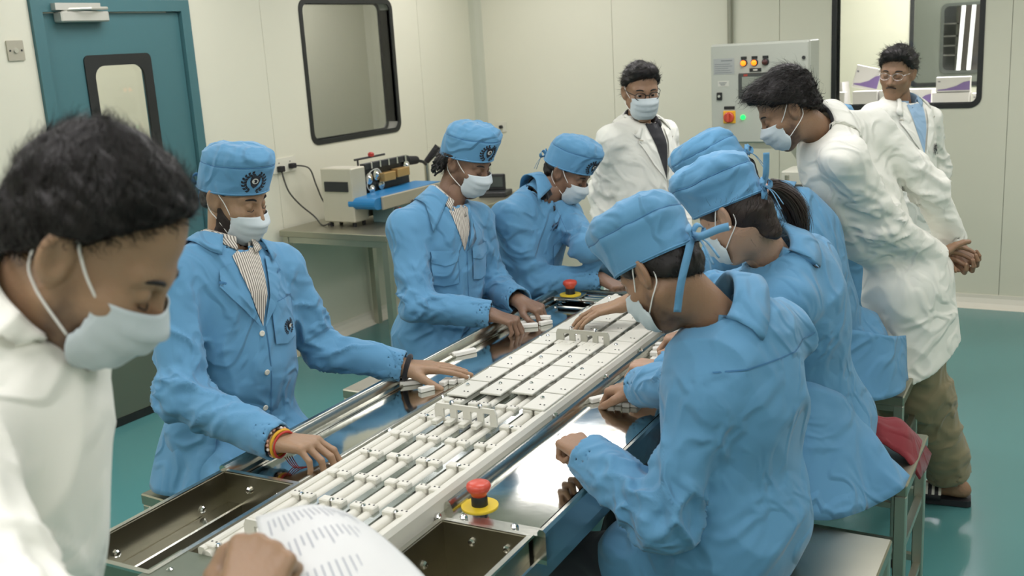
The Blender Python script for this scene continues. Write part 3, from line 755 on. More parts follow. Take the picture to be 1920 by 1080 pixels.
# ------------------------------------------------------------------ stools
M_SEAT = mat('stool_steel', (168, 166, 150), .3, metal=1.0, var=.06, var_scale=8)
def make_stool(cx, cy, rz, label, h=.63, sx=.195, sy=.20):
    s = thing('stool', label, 'stool', (cx, cy, 0), rz, 'steel work stools along the packing table')
    MB().bbox(-sx, sx, -sy, sy, h - .035, h, .004).build('seat', M_SEAT, s)
    for a in (-1, 1):
        for b in (-1, 1):
            x, y = a * (sx - .018), b * (sy - .018)
            MB().bbox(x - .016, x + .016, y - .016, y + .016, .03, h - .035, .003).build('leg', M_MATTE, s)
            MB().bbox(x - .018, x + .018, y - .018, y + .018, 0, .035, .004).build('rubber_foot', M_RUBBER, s)
    for a in (-1, 1):
        x = a * (sx - .018)
        for z in (.20, .42): MB().box(x - .010, x + .010, -sy + .03, sy - .03, z, z + .02).build('stretcher', M_MATTE, s)
        y = a * (sy - .018)
        for z in (.20, .42): MB().box(-sx + .03, sx - .03, y - .010, y + .010, z + .02, z + .04).build('stretcher', M_MATTE, s)
    return s
make_stool(-.61, 2.225, .02, 'steel stool under the front right worker, nearest the camera')
make_stool(-.64, 2.95, .02, 'steel stool with a red cloth, under the worker with the ponytail')
make_stool(-.775, 3.66, .03, 'steel stool under the hunched worker in front of the khaki trousers')
make_stool(-2.22, 2.06, -.05, 'steel stool under the bearded worker on the left side')
make_stool(-2.27, 3.05, .0, 'steel stool under the long-haired worker on the left side')
make_stool(-2.20, 3.66, .0, 'steel stool under the farthest worker on the left side')
make_stool(-.88, 4.60, .0, 'steel stool under the worker hidden behind the bending man')
# ------------------------------------------------------------------ implicit-surface modelling for the people
A3 = lambda *v: np.array(v, float)
def nrm(v): return v / (np.linalg.norm(v) + 1e-12)
_rng = np.random.RandomState(7)
_perm = _rng.permutation(512); _perm = np.concatenate([_perm, _perm])
_val = _rng.uniform(-1, 1, 512)
def vnoise(P, s=1.0, off=0.0):
    """smooth 3-D value noise in [-1, 1]"""
    Q = P * s + off + 100.0
    I = np.floor(Q).astype(int); F = Q - I; F = F * F * (3 - 2 * F)
    I &= 255
    out = 0
    for dx in (0, 1):
        for dy in (0, 1):
            for dz in (0, 1):
                h = _val[_perm[(_perm[(_perm[(I[:, 0] + dx) & 511] + I[:, 1] + dy) & 511] + I[:, 2] + dz) & 511]]
                w = (F[:, 0] if dx else 1 - F[:, 0]) * (F[:, 1] if dy else 1 - F[:, 1]) * (F[:, 2] if dz else 1 - F[:, 2])
                out = out + h * w
    return out
def RC(a, b, ra, rb, sq=None):
    """tapered capsule; sq = (axis, factor) squashes the section along an axis"""
    a = np.asarray(a, float); b = np.asarray(b, float); ab = b - a; L2 = ab @ ab + 1e-12
    def f(P):
        q = P - a
        t = np.clip(q @ ab / L2, 0, 1)
        d = q - t[:, None] * ab
        if sq is not None:
            ax = sq[0]
            d = d + (d @ ax * (1 / sq[1] - 1))[:, None] * ax
        return np.sqrt((d * d).sum(1)) - (ra + (rb - ra) * t)
    return f
def EL(c, r, R=None):
    c = np.asarray(c, float); r = np.asarray(r, float)
    def f(P):
        q = P - c
        if R is not None: q = q @ R.T
        k0 = np.sqrt(((q / r) ** 2).sum(1)); k1 = np.sqrt(((q / (r * r)) ** 2).sum(1)) + 1e-9
        return k0 * (k0 - 1) / k1
    return f
def smin(a, b, k):
    if k <= 0: return np.minimum(a, b)
    h = np.clip(0.5 + 0.5 * (b - a) / k, 0, 1)
    return b + (a - b) * h - k * h * (1 - h)
def smax(a, b, k): return -smin(-a, -b, k)
def union(prims):
    def f(P):
        d = None
        for g, k in prims:
            e = g(P)
            d = e if d is None else smin(d, e, k)
        return d
    return f

def surface(fn, lo, hi, h):
    """naive surface nets on a narrow band; returns vertices, quads"""
    lo = np.asarray(lo, float); hi = np.asarray(hi, float)
    C = 4
    n = np.ceil((hi - lo) / (h * C)).astype(int) + 1
    g = [lo[i] + np.arange(n[i]) * h * C for i in range(3)]
    G = np.stack(np.meshgrid(*g, indexing='ij'), -1).reshape(-1, 3)
    cv_ = fn(G + h * (C - 1) / 2).reshape(n)
    V = np.repeat(np.repeat(np.repeat(cv_, C, 0), C, 1), C, 2)
    near = np.abs(cv_) < h * C * 1.35
    bi = np.argwhere(near)
    o = np.stack(np.meshgrid(*[np.arange(C)] * 3, indexing='ij'), -1).reshape(-1, 3)
    idx = (bi[:, None, :] * C + o[None]).reshape(-1, 3)
    pts = lo + idx * h
    vals = np.empty(len(pts))
    for s in range(0, len(pts), 200000): vals[s:s + 200000] = fn(pts[s:s + 200000])
    V[idx[:, 0], idx[:, 1], idx[:, 2]] = vals
    ins = V < 0
    N = np.array(V.shape) - 1
    cnt = np.zeros(N, np.int8)
    for dx in (0, 1):
        for dy in (0, 1):
            for dz in (0, 1): cnt += ins[dx:dx + N[0], dy:dy + N[1], dz:dz + N[2]]
    cells = np.argwhere((cnt > 0) & (cnt < 8))
    if len(cells) == 0: return np.zeros((0, 3)), np.zeros((0, 4), int)
    vid = -np.ones(N, int); vid[cells[:, 0], cells[:, 1], cells[:, 2]] = np.arange(len(cells))
    cor = [(a, b, c) for a in (0, 1) for b in (0, 1) for c in (0, 1)]
    cvv = {c: V[cells[:, 0] + c[0], cells[:, 1] + c[1], cells[:, 2] + c[2]] for c in cor}
    acc = np.zeros((len(cells), 3)); num = np.zeros(len(cells))
    for c in cor:
        for ax in range(3):
            if c[ax]: continue
            c2 = list(c); c2[ax] = 1; c2 = tuple(c2)
            a, b = cvv[c], cvv[c2]; m = (a < 0) != (b < 0)
            t = np.where(m, a / np.where(m, a - b, 1), 0)
            p = np.array(c, float)[None].repeat(len(cells), 0); p[:, ax] += t
            acc[m] += p[m]; num[m] += 1
    verts = lo + (cells + acc / num[:, None]) * h
    quads = []
    for ax in range(3):
        u, v = [(1, 2), (2, 0), (0, 1)][ax]
        s0 = [slice(None)] * 3; s1 = [slice(None)] * 3
        s0[ax] = slice(0, V.shape[ax] - 1); s1[ax] = slice(1, None)
        a = ins[tuple(s0)]; b = ins[tuple(s1)]
        e = np.argwhere(a != b)
        ok = (e[:, u] > 0) & (e[:, v] > 0) & (e[:, u] < V.shape[u] - 1) & (e[:, v] < V.shape[v] - 1)
        e = e[ok]
        flip = a[e[:, 0], e[:, 1], e[:, 2]]
        q = []
        for du, dv in ((1, 1), (0, 1), (0, 0), (1, 0)):
            c = e.copy(); c[:, u] -= du; c[:, v] -= dv
            q.append(vid[c[:, 0], c[:, 1], c[:, 2]])
        q = np.stack(q, 1)
        q[~flip] = q[~flip][:, ::-1]
        quads.append(q)
    quads = np.concatenate(quads)
    return verts, quads[(quads >= 0).all(1)]

def vnormals(v, q):
    n = np.zeros_like(v)
    fn_ = np.cross(v[q[:, 2]] - v[q[:, 0]], v[q[:, 3]] - v[q[:, 1]])
    for k in range(4): np.add.at(n, q[:, k], fn_)
    return n / (np.linalg.norm(n, axis=1, keepdims=True) + 1e-12)

def join(parts):
    vs, fs, o = [], [], 0
    for v, f in parts:
        vs.append(np.asarray(v, float)); fs += [tuple(int(i) + o for i in q) for q in f]; o += len(v)
    return np.concatenate(vs), fs

class Person:
    def __init__(self, label, base, name='person'):
        self.base = np.array([base[0], base[1], 0.0]); self.label = label; self.name = name; self.root = None
    def obj(self, name, v, f, m, parent='root', smooth=True, props=None, angle=None):
        me = bpy.data.meshes.new(name)
        v = np.asarray(v, float) - self.base
        me.from_pydata(v.tolist(), [], [tuple(int(i) for i in q) for q in f])
        for x in (m if isinstance(m, (list, tuple)) else [m]): me.materials.append(x)
        if smooth: me.shade_smooth()
        if angle: me.set_sharp_from_angle(angle=math.radians(angle))
        o = link(name, me, self.root if parent == 'root' else parent, None, props)
        if self.root is None:
            o.location = self.base; self.root = tag(o, self.label, 'person')
        return o
    def mb(self, name, mb, m, parent='root', **kw):
        return self.obj(name, np.array([tuple(p) for p in mb.v]), mb.f, m, parent, **kw)

# -------- hands
POSES = {'flat': ((4, 6, 5),) * 4 + (12,), 'relaxed': ((28, 32, 22), (32, 36, 24), (36, 40, 26), (40, 42, 28), 20),
         'pick': ((48, 40, 22), (50, 44, 24), (52, 46, 24), (54, 46, 26), 34), 'fist': ((68, 85, 50), (72, 88, 50), (76, 90, 50), (80, 90, 50), 40),
         'cup': ((35, 55, 35), (40, 58, 36), (45, 60, 38), (50, 60, 40), 25), 'splay': ((14, 14, 8), (30, 26, 12), (12, 14, 10), (8, 12, 10), 18)}
def rot_axis(v, ax, deg):
    a = math.radians(deg); ax = nrm(ax)
    return v * math.cos(a) + np.cross(ax, v) * math.sin(a) + ax * (ax @ v) * (1 - math.cos(a))
def hand_prims(W, E, d, n, right, pose, sc=1.0):
    """wrist W, elbow E, hand direction d, palm normal n (out of the palm)"""
    d = nrm(d); n = nrm(n - d * (n @ d)); s = np.cross(d, n) if right else np.cross(n, d)
    P = POSES[pose]; pr = []; fa = nrm(W - E)
    for o in (-.009, .009):
        pr.append((RC(W - fa * .20 + s * o * 1.4, W + s * o, .036 * sc, .0225 * sc), .02))
    offs = (.031, .010, -.011, -.030); spread = (7, 1, -5, -12); seg = ((.044, .026, .021), (.049, .030, .023), (.045, .028, .022), (.036, .021, .019))
    rad = (.0092, .0096, .0090, .0080)
    for i in range(4):
        k = W + d * (.092 - (.004, 0, .005, .014)[i]) * sc + s * offs[i] * sc - n * .004 * sc
        pr.append((RC(W + s * offs[i] * .55 * sc + d * .006, k, .0165 * sc, (rad[i] + .0028) * sc), .012 * sc))
    fingers = []
    for i in range(4):
        k = W + d * (.092 - (.004, 0, .005, .014)[i]) * sc + s * offs[i] * sc - n * .004 * sc
        dv = rot_axis(d, np.cross(s, d) , 0)
        dv = nrm(d + s * math.tan(math.radians(spread[i])))
        ax = np.cross(dv, n); p = k; r = rad[i] * sc
        for j in range(3):
            dv = rot_axis(dv, ax, P[i][j])
            q = p + dv * seg[i][j] * sc
            fingers.append((RC(p, q, r, r * .9), .003 if j else .006)); p = q; r *= .9
    # thumb
    tb_ = W + d * .022 * sc + s * .022 * sc + n * .006 * sc
    td = nrm(d * .72 + s * .75 + n * .25)
    t1 = tb_ + td * .046 * sc
    td2 = nrm(rot_axis(td, np.cross(td, nrm(d - s * .6 + n * .3)), P[4])); t2 = t1 + td2 * .034 * sc
    td3 = rot_axis(td2, np.cross(td2, nrm(d - s * .6 + n * .3)), P[4] * .8); t3 = t2 + td3 * .026 * sc
    th = [(RC(tb_, t1, .018 * sc, .0125 * sc), .012 * sc), (RC(t1, t2, .012 * sc, .0105 * sc), .004), (RC(t2, t3, .0105 * sc, .0088 * sc), .003)]
    palm = union(pr + th[:1]); fg = [union([f]) for f in fingers] ; tt = union(th[1:])
    def fn(Q):
        dd = palm(Q)
        for i in range(4):
            e = union(fingers[i * 3:i * 3 + 3])(Q)
            dd = smin(dd, e, .005)
        return smin(dd, tt(Q), .005)
    return fn, W + d * .09 * sc

# -------- heads
def head_frame(H, az, pitch, roll=0.0):
    """columns: right, forward, up"""
    az, p, r = map(math.radians, (az, pitch, roll))
    f = A3(math.cos(az) * math.cos(p), math.sin(az) * math.cos(p), -math.sin(p))
    rt = nrm(np.cross(f, A3(0, 0, 1))); up = np.cross(rt, f)
    rt2 = rt * math.cos(r) + up * math.sin(r); up2 = np.cross(rt2, f)
    return np.stack([rt2, f, up2], 1)
CRAN_C, CRAN_R = A3(0, -.012, .048), A3(.077, .097, .083)
def head_sdf(nl, lids=0.75, ear=1.0):
    pr = [(EL(CRAN_C, CRAN_R), 0), (EL((0, .024, -.028), (.063, .068, .088)), .03), (EL((0, .058, -.050), (.040, .036, .036)), .03),
          (RC((-.010, .072, -.103), (.010, .072, -.103), .017, .017), .022)]
    for s in (-1, 1):
        pr.append((RC((s * .053, .004, -.050), (s * .016, .062, -.099), .016, .017), .03))
        pr.append((RC((s * .012, .0825, .026), (s * .046, .066, .026), .0115, .010), .018))
        pr.append((EL((s * .041, .060, -.022), (.024, .026, .022)), .025))
    pr += [(RC((0, .086, .016), (0, .110, -.030), .0080, .0120), .014)]
    for s in (-1, 1): pr.append((EL((s * .012, .099, -.034), (.009, .012, .008)), .007))
    pr += [(EL((0, .0885, -.0625), (.024, .010, .0065)), .005), (EL((0, .0875, -.0735), (.020, .010, .0075)), .004)]
    pr.append((RC((0, -.024, -.05), tuple(nl), .049, .058), .03))
    base = union(pr)
    def fn(P):
        d = base(P)
        for s in (-1, 1):
            d = smax(d, -EL((s * .031, .096, .006), (.017, .016, .011))(P), .010)
            c = A3(s * .031, .0770, .006)
            ball = np.sqrt(((P - c) ** 2).sum(1)) - .0140
            nl_ = nrm(A3(0, -.35 - lids, 1.0 - lids * .9))
            lid = np.maximum(ball, -((P - c) @ nrm(A3(0, .3 + lids * .0, 1.0)) + .013 * (lids * 2 - 1)))
            low = np.maximum(ball, (P - c) @ nrm(A3(0, -.25, 1.0)) + .0085)
            d = smin(d, lid, .003); d = smin(d, low, .003)
            if ear:
                q = P - A3(s * .0795, -.010, -.004)
                th = math.radians(24) * s
                x = q[:, 0] * math.cos(th) + q[:, 1] * math.sin(th); y = -q[:, 0] * math.sin(th) + q[:, 1] * math.cos(th); z = q[:, 2]
                y2 = y + z * .22
                e = EL((0, 0, .002), (.0095, .0205, .034))(np.stack([x, y2, z], 1))
                e = smax(e, -EL((s * .010, .001, .005), (.0075, .0130, .022))(np.stack([x, y2, z], 1)), .004)
                e = smin(e, EL((s * .002, .012, -.006), (.006, .006, .009))(np.stack([x, y2, z], 1)), .004)
                d = smin(d, e, .010)
        return d
    return fn
def hair_cut(P, a, b, front):
    """> 0 below the hairline: a + b*y line at the sides, a forehead line in front"""
    side = (a + np.where(P[:, 1] > 0, b, .95) * P[:, 1]) - P[:, 2]
    fr = (P[:, 1] * .8 - P[:, 2] * .6) - front
    return side, fr
def strands(v, n, flow, count, length, lift, width, seed, curl=0.0, seg=4):
    """thin tapering ribbons rooted on the hair surface"""
    R = np.random.RandomState(seed)
    idx = R.randint(0, len(v), count); p = v[idx] + R.normal(0, .001, (count, 3)); nn = n[idx]
    fl = flow(p); fl = fl - nn * (fl * nn).sum(1, keepdims=True); fl /= np.linalg.norm(fl, axis=1, keepdims=True) + 1e-9
    fl = fl + R.normal(0, .28, fl.shape); L = length * R.uniform(.6, 1.3, (count, 1))
    side = np.cross(fl, nn); side /= np.linalg.norm(side, axis=1, keepdims=True) + 1e-9
    rows = []
    ph = R.uniform(0, 6.28, (count, 1))
    for k in range(seg + 1):
        t = k / seg
        c = p + fl * L * t + nn * (lift * L * (t - .55 * t * t) * 2) + side * (curl * L * np.sin(ph + t * 5) * t)
        w = width * (1 - .8 * t)
        rows.append(c - side * w); rows.append(c + side * w)
    V = np.stack(rows, 1).reshape(-1, 3); m = 2 * (seg + 1)
    F = [(i * m + 2 * k, i * m + 2 * k + 1, i * m + 2 * k + 3, i * m + 2 * k + 2) for i in range(count) for k in range(seg)]
    return V, F

def grid_faces(nu, nv, wrap=False):
    F = []
    for i in range(nu if wrap else nu - 1):
        for j in range(nv - 1):
            a = i * nv + j; b = ((i + 1) % nu) * nv + j
            F.append((a, b, b + 1, a + 1))
    return F
def thicken(V, F, t):
    """closed shell from an open quad sheet"""
    V = np.asarray(V); q = np.array(F); n = vnormals(V, q); m = len(V)
    edges = {}
    for f in F:
        for k in range(4):
            a, b = f[k], f[(k + 1) % 4]; edges[(a, b)] = edges.get((a, b), 0) + 1
    G = [tuple(f) for f in F] + [tuple(i + m for i in f[::-1]) for f in F]
    for (a, b) in edges:
        if (b, a) not in edges: G.append((b, a, a + m, b + m))
    return np.concatenate([V + n * t / 2, V - n * t / 2]), G

def ribbon(pts, w, side, n=6, twist=0.0):
    C = arc_pts([tuple(p) for p in pts], n); m = len(C); V = []
    for i, c in enumerate(C):
        d = (C[min(i + 1, m - 1)] - C[max(i - 1, 0)]).normalized()
        s = Vector(side); s = (s - d * s.dot(d)).normalized()
        if twist: s = Matrix.Rotation(twist * i / m, 3, d) @ s
        V += [tuple(c - s * w / 2), tuple(c + s * w / 2)]
    return np.array(V), [(2 * i, 2 * i + 1, 2 * i + 3, 2 * i + 2) for i in range(m - 1)]

def decal(bvh, O, X, Y, D, polys, off, cuts=2, reach=0.11):
    """flat polygons (in X, Y around O) pressed onto a surface along -D; returns vertices and triangles"""
    O, X, Y, D = (Vector(tuple(v)) for v in (O, X, Y, D)); VV = []; FF = []
    for poly in polys:
        bm = bmesh.new()
        bm.faces.new([bm.verts.new((p[0], p[1], 0)) for p in poly])
        bmesh.ops.triangulate(bm, faces=list(bm.faces))
        if cuts: bmesh.ops.subdivide_edges(bm, edges=list(bm.edges), cuts=cuts, use_grid_fill=True)
        bmesh.ops.triangulate(bm, faces=list(bm.faces))
        bm.verts.index_update(); o = len(VV); ok = True; tmp = []
        for v in bm.verts:
            s = O + X * v.co.x + Y * v.co.y + D * reach
            h, nn, _, _ = bvh.ray_cast(s, -D, reach * 2)
            if h is None:
                h, nn, _, _ = bvh.find_nearest(O + X * v.co.x + Y * v.co.y)
            if nn.dot(D) < 0: nn = -nn
            tmp.append(tuple(h + nn * off))
        VV += tmp
        nf = (X.cross(Y)).dot(D) > 0
        for f in bm.faces:
            t = [v.index + o for v in f.verts]; FF.append(tuple(t if nf else t[::-1]))
        bm.free()
    return np.array(VV), FF

def emblem_polys(R):
    """laurel wreath with a shield in it, radius R"""
    dark = []; light = []
    for s in (-1, 1):
        for k in range(8):
            a = math.radians(-72 + 19 * k); r = R * .82
            cx, cy = s * r * math.cos(a) * .95, r * math.sin(a)
            for dd, ln in ((44, .36), (-30, .30)):
                t = a + math.radians(90 + dd); ex, ey = s * math.cos(t), math.sin(t)
                px, py = -ey, ex; L = R * ln; w = R * .10
                dark.append([(cx, cy), (cx + ex * L * .5 + px * w, cy + ey * L * .5 + py * w), (cx + ex * L, cy + ey * L), (cx + ex * L * .5 - px * w, cy + ey * L * .5 - py * w)])
    dark.append([(-.36 * R, .50 * R), (0, .60 * R), (.36 * R, .50 * R), (.36 * R, .05 * R), (.22 * R, -.30 * R), (0, -.52 * R), (-.22 * R, -.30 * R), (-.36 * R, .05 * R)][::-1])
    n = 14
    light.append([(.24 * R * math.cos(2 * math.pi * i / n), .12 * R + .24 * R * math.sin(2 * math.pi * i / n)) for i in range(n)])
    inner = [[(.15 * R * math.cos(t), .12 * R + .15 * R * math.sin(t)) for t in np.linspace(.6, 5.2, 10)] + [(.07 * R * math.cos(t), .12 * R + .07 * R * math.sin(t)) for t in np.linspace(5.2, .6, 8)]]
    return dark, light, inner
# ------------------------------------------------------------------ garments and people
M_BLUE = cloth_mat('blue_cotton', (90, 143, 178), .5)
M_BLUE2 = cloth_mat('blue_cotton_dark_seam', (62, 112, 152), .3)
M_LAB = cloth_mat('white_lab_cotton', (232, 233, 222), .45)
M_KHAKI = cloth_mat('khaki_twill', (134, 125, 96), .5)
M_NAVY = cloth_mat('dark_trousers', (52, 54, 60), .4)
M_BLACKSHIRT = cloth_mat('black_shirt', (34, 35, 38), .3)
M_BLUESHIRT = cloth_mat('pale_blue_shirt', (150, 182, 208), .3)
M_MASK = cloth_mat('mask_fabric', (190, 202, 204), .12)
M_STRAP = mat('mask_elastic', (232, 232, 226), .6)
M_HAIR = mat('black_hair', (24, 21, 19), .5, spec=.35)
M_HAIRB = mat('dark_brown_hair', (46, 36, 30), .45, spec=.4)
M_STUB2 = mat('light_stubble', (98, 70, 52), .75)
M_STUB = mat('dark_stubble', (40, 31, 26), .75)
M_LEATHER = mat('dark_sandal', (30, 31, 36), .6)
M_EYE = mat('eye_white', (178, 168, 156), .25)
M_IRIS = mat('eye_iris', (34, 24, 18), .2)
M_INK = mat('emblem_ink', (26, 30, 40), .6)
M_INKW = mat('emblem_white', (206, 208, 200), .6)
def skin_mat(name, rgb):
    m = mat(name, rgb, .48, bump=.12, bump_scale=160, var=.10, var_scale=16)
    b = m.node_tree.nodes['Principled BSDF']
    b.inputs['Subsurface Weight'].default_value = .12
    b.inputs['Subsurface Radius'].default_value = (.01, .004, .002)
    b.inputs['Subsurface Scale'].default_value = .5
    nt = m.node_tree
    at = nt.nodes.new('ShaderNodeAttribute'); at.attribute_name = 'stubble'
    src = b.inputs['Base Color'].links[0].from_socket
    mx = nt.nodes.new('ShaderNodeMix'); mx.data_type = 'RGBA'; mx.inputs['B'].default_value = (*lin((58, 42, 34)), 1)
    nt.links.new(at.outputs['Fac'], mx.inputs['Factor']); nt.links.new(src, mx.inputs['A']); nt.links.new(mx.outputs['Result'], b.inputs['Base Color'])
    return m
SKINS = {'a': skin_mat('skin_warm', (152, 122, 94)), 'b': skin_mat('skin_mid', (144, 112, 86)), 'c': skin_mat('skin_deep', (122, 94, 74)), 'd': skin_mat('skin_light', (168, 136, 112))}
def striped_mat():
    m = mat('striped_shirt', (222, 218, 206), .7)
    nt = m.node_tree; b = nt.nodes['Principled BSDF']
    tc = nt.nodes.new('ShaderNodeTexCoord'); w = nt.nodes.new('ShaderNodeTexWave'); w.inputs['Scale'].default_value = 48; w.bands_direction = 'Y'
    mp = nt.nodes.new('ShaderNodeMapping'); mp.inputs['Rotation'].default_value = (.12, 0, 0)
    nt.links.new(tc.outputs['Object'], mp.inputs[0]); nt.links.new(mp.outputs[0], w.inputs['Vector'])
    r = nt.nodes.new('ShaderNodeValToRGB'); r.color_ramp.elements[0].position = .35; r.color_ramp.elements[0].color = (*lin((112, 106, 98)), 1); r.color_ramp.elements[1].position = .5; r.color_ramp.elements[1].color = (*lin((208, 203, 190)), 1)
    nt.links.new(w.outputs['Color'], r.inputs[0]); nt.links.new(r.outputs[0], b.inputs['Base Color'])
    return m
M_STRIPE = striped_mat()

def crease(P, s, off):
    n = vnoise(P * s, 1.0, off) + .35 * vnoise(P * s * 2.1, 1.0, off + 7)
    return (1 - np.minimum(np.abs(n) * 1.6, 1)) ** 2

def build_person(key, J, S):
    J = {k: np.array(v, float) for k, v in J.items()}
    H, N, P = J['H'], J['N'], J['P']
    stand = S.get('stand', False)
    up = nrm(N - P); lat = J['SL'] - J['SR']; lat = nrm(lat - up * (lat @ up)); fr = np.cross(lat, up)
    fwd = nrm(A3(fr[0], fr[1], 0))
    g = S.get('girth', 1.0)
    per = Person(S['label'], P)
    Rh = head_frame(H, S['az'], S['pitch'], S.get('roll', 0)); hs = S.get('hs', .94)
    loc2w = lambda V: H + (np.asarray(V) * hs) @ Rh.T
    w2loc = lambda W: ((np.asarray(W) - H) @ Rh) / hs
    skin = SKINS[S.get('skin', 'b')]
    # ---- skin: head with neck, hands, and the body inside the clothes as one mesh
    nl = w2loc(N - up * .05)
    hf = head_sdf(nl, S.get('lids', .8))
    res = S.get('res', .0042)
    v, q = surface(hf, A3(-.105, -.125, -.24), A3(.105, .145, .145), res)
    parts = [(loc2w(v), q)]
    arms = {}
    for s in ('L', 'R'):
        if 'W' + s not in J: continue
        W, E = J['W' + s], J['E' + s]
        hd = S.get('hand' + s)
        arms[s] = (J['S' + s], E, W)
        if hd:
            d, n_, pose = hd
            d = nrm(np.array(d, float)); n_ = np.array(n_, float)
            fn, c = hand_prims(W, E, d, n_, s == 'R', pose, S.get('hsc', 1.0))
            fa = nrm(W - E); bb = np.stack([W - fa * .15, W - fa * .15, c + d * .13, c - d * .09]);
            lo = np.minimum(W - fa * .13, c) - .125; hi = np.maximum(W - fa * .13, c) + .125
            lo = np.maximum(lo, np.minimum(W, c) - .16); hi = np.minimum(hi, np.maximum(W, c) + .16)
            hv, hq = surface(fn, lo, hi, S.get('hres', .0034))
            parts.append((hv, hq))
    hipL = P + lat * .085 - A3(0, 0, .01); hipR = P - lat * .085 - A3(0, 0, .01)
    if stand:
        aL = J.get('AL', A3(*(P[:2] + lat[:2] * .10), .10)); aR = J.get('AR', A3(*(P[:2] - lat[:2] * .10), .10))
        kL = (hipL + aL) / 2 + fwd * .02; kR = (hipR + aR) / 2 + fwd * .02
    else:
        kz = S.get('kneez', .575)
        kL = hipL * A3(1, 1, 0) + fwd * .40 + A3(0, 0, kz) + lat * .03; kR = hipR * A3(1, 1, 0) + fwd * .40 + A3(0, 0, kz) - lat * .03
        aL = kL * A3(1, 1, 0) - fwd * .05 + A3(0, 0, .10); aR = kR * A3(1, 1, 0) - fwd * .05 + A3(0, 0, .10)
    Rt = np.stack([lat, fr, up])
    inner = [(EL(N - up * .18, (.13, .085, .17), Rt), 0), (EL(N - up * .40, (.12, .09, .19), Rt), .05), (EL(P, (.13, .10, .11), Rt), .05), (RC(N - up * .06, H - up * .03, .05, .045), .03)]
    for s, (Sj, E, W) in arms.items(): inner += [(RC(N - up * .05, Sj, .045, .045), .03), (RC(Sj, E, .043, .036), .02), (RC(E, W, .034, .020), .02)]
    for hp, kn, an in ((hipL, kL, aL), (hipR, kR, aR)): inner += [(RC(hp, kn, .075, .05), .03), (RC(kn, an, .05, .034), .02)]
    fi = union(inner)
    pts = np.array([N, P, kL, kR, aL, aR] + [x for a in arms.values() for x in a])
    iv, iq = surface(fi, pts.min(0) - .15, pts.max(0) + .15, .016)
    parts.append((iv, iq))
    # feet
    fdir = S.get('footdir'); fdir = fwd if fdir is None else nrm(np.array(fdir, float))
    sole = .028
    fsd = np.cross(A3(0, 0, 1), fdir)
    for an in (aL, aR):
        f0 = A3(an[0], an[1], sole)
        ff = [(RC(an, f0 + A3(0, 0, .05) - fdir * .02, .036, .034), 0), (RC(f0 - fdir * .045 + A3(0, 0, .03), f0 + fdir * .09 + A3(0, 0, .028), .03, .026, (A3(0, 0, 1), .95)), .03)]
        for i, o in enumerate((-.032, -.014, .004, .02, .034)):
            ff.append((RC(f0 + fdir * .08 + fsd * o + A3(0, 0, .018), f0 + fdir * (.155 - .012 * abs(i - 1.5)) + fsd * o * 1.1 + A3(0, 0, .012), .014, .0105), .012))
        fv, fq = surface(union(ff), f0 - A3(.2, .2, .03), f0 + A3(.2, .2, .16), .006 if S.get('feet') else .011)
        parts.append((fv, fq))
    V, F = join(parts)
    body = per.obj('person', V, F, skin)
    stb = S.get('stubble', 0)
    if stb:
        hl = v; zz = np.clip((-.030 - hl[:, 2] + np.clip((.04 - hl[:, 1]) * .9, 0, .06)) / .03, 0, 1) * np.clip((hl[:, 1] - .004) / .02, 0, 1) * np.clip((hl[:, 2] + .135) / .02, 0, 1)
        vals = np.zeros(len(V)); vals[:len(v)] = zz * stb * (.8 + .2 * vnoise(hl, 120))
        at_ = body.data.attributes.new('stubble', 'FLOAT', 'POINT'); at_.data.foreach_set('value', vals.astype(np.float32))
    # footwear
    for an in (aL, aR):
        f0 = A3(an[0], an[1], 0)
        m = MB()
        out = [(-.075, -.03), (-.06, -.04), (.06, -.042), (.13, -.046), (.165, -.03), (.175, .0), (.165, .03), (.13, .046), (.06, .042), (-.06, .04), (-.075, .03)]
        m.prism(out, .004, sole, f0, fdir, fsd, (0, 0, 1))
        sh_ = per.mb('sandal', m, M_LEATHER, smooth=False)
        st = []
        for i in range(13):
            t = math.pi * i / 12
            st.append([f0 + fdir * (.045 + x) + fsd * (.052 * math.cos(t)) + A3(0, 0, .024 + .052 * math.sin(t) ** .7) for x in (-.01, .02, .05, .07)])
        SV = np.array(st).reshape(-1, 3)
        SV, SF = thicken(SV, grid_faces(13, 4), .005)
        per.obj('strap', SV, SF, M_LEATHER, sh_)
        if S.get('stripes'):
            for k in range(3):
                st = []
                for i in range(1, 8):
                    t = math.pi * i / 12 + .05
                    st.append([f0 + fdir * (.033 + .024 * k + x) + fsd * (.0555 * math.cos(t)) + A3(0, 0, .024 + .0555 * math.sin(t) ** .7) for x in (0, .010)])
                for sgn in (1, -1):
                    S2 = np.array(st).reshape(-1, 3)
                    if sgn < 0: S2 = S2 - 2 * np.outer((S2 - f0) @ fsd, fsd)
                    per.obj('white_stripe', S2, grid_faces(7, 2), M_WHITE, sh_)
    # ---- trousers
    tr = []
    lr = S.get('legr', 1.0)
    for hp, kn, an in ((hipL, kL, aL), (hipR, kR, aR)):
        end = an + (kn - an) * S.get('cuff', .12)
        leg = union([(RC(hp, kn, .084, .074 * lr), 0), (RC(kn, an, .076 * lr, .064 * lr), .04)])
        nn = nrm(an - kn)
        tr.append(lambda Q, leg=leg, end=end, nn=nn, kn=kn, an=an: np.maximum(np.maximum(leg(Q), (Q - end) @ nn), -RC(end - nn * .05, end + nn * .1, .055 * lr, .055 * lr)(Q)))
    hipf = EL(P, (.145 * g, .112 * g, .11), Rt)
    def tf(Q):
        d = hipf(Q)
        for t in tr: d = smin(d, t(Q), .04)
        return d
    pts = np.array([P, hipL, hipR, kL, kR, aL, aR])
    tv, tq = surface(tf, pts.min(0) - .18, pts.max(0) + .18, S.get('tres', .016))
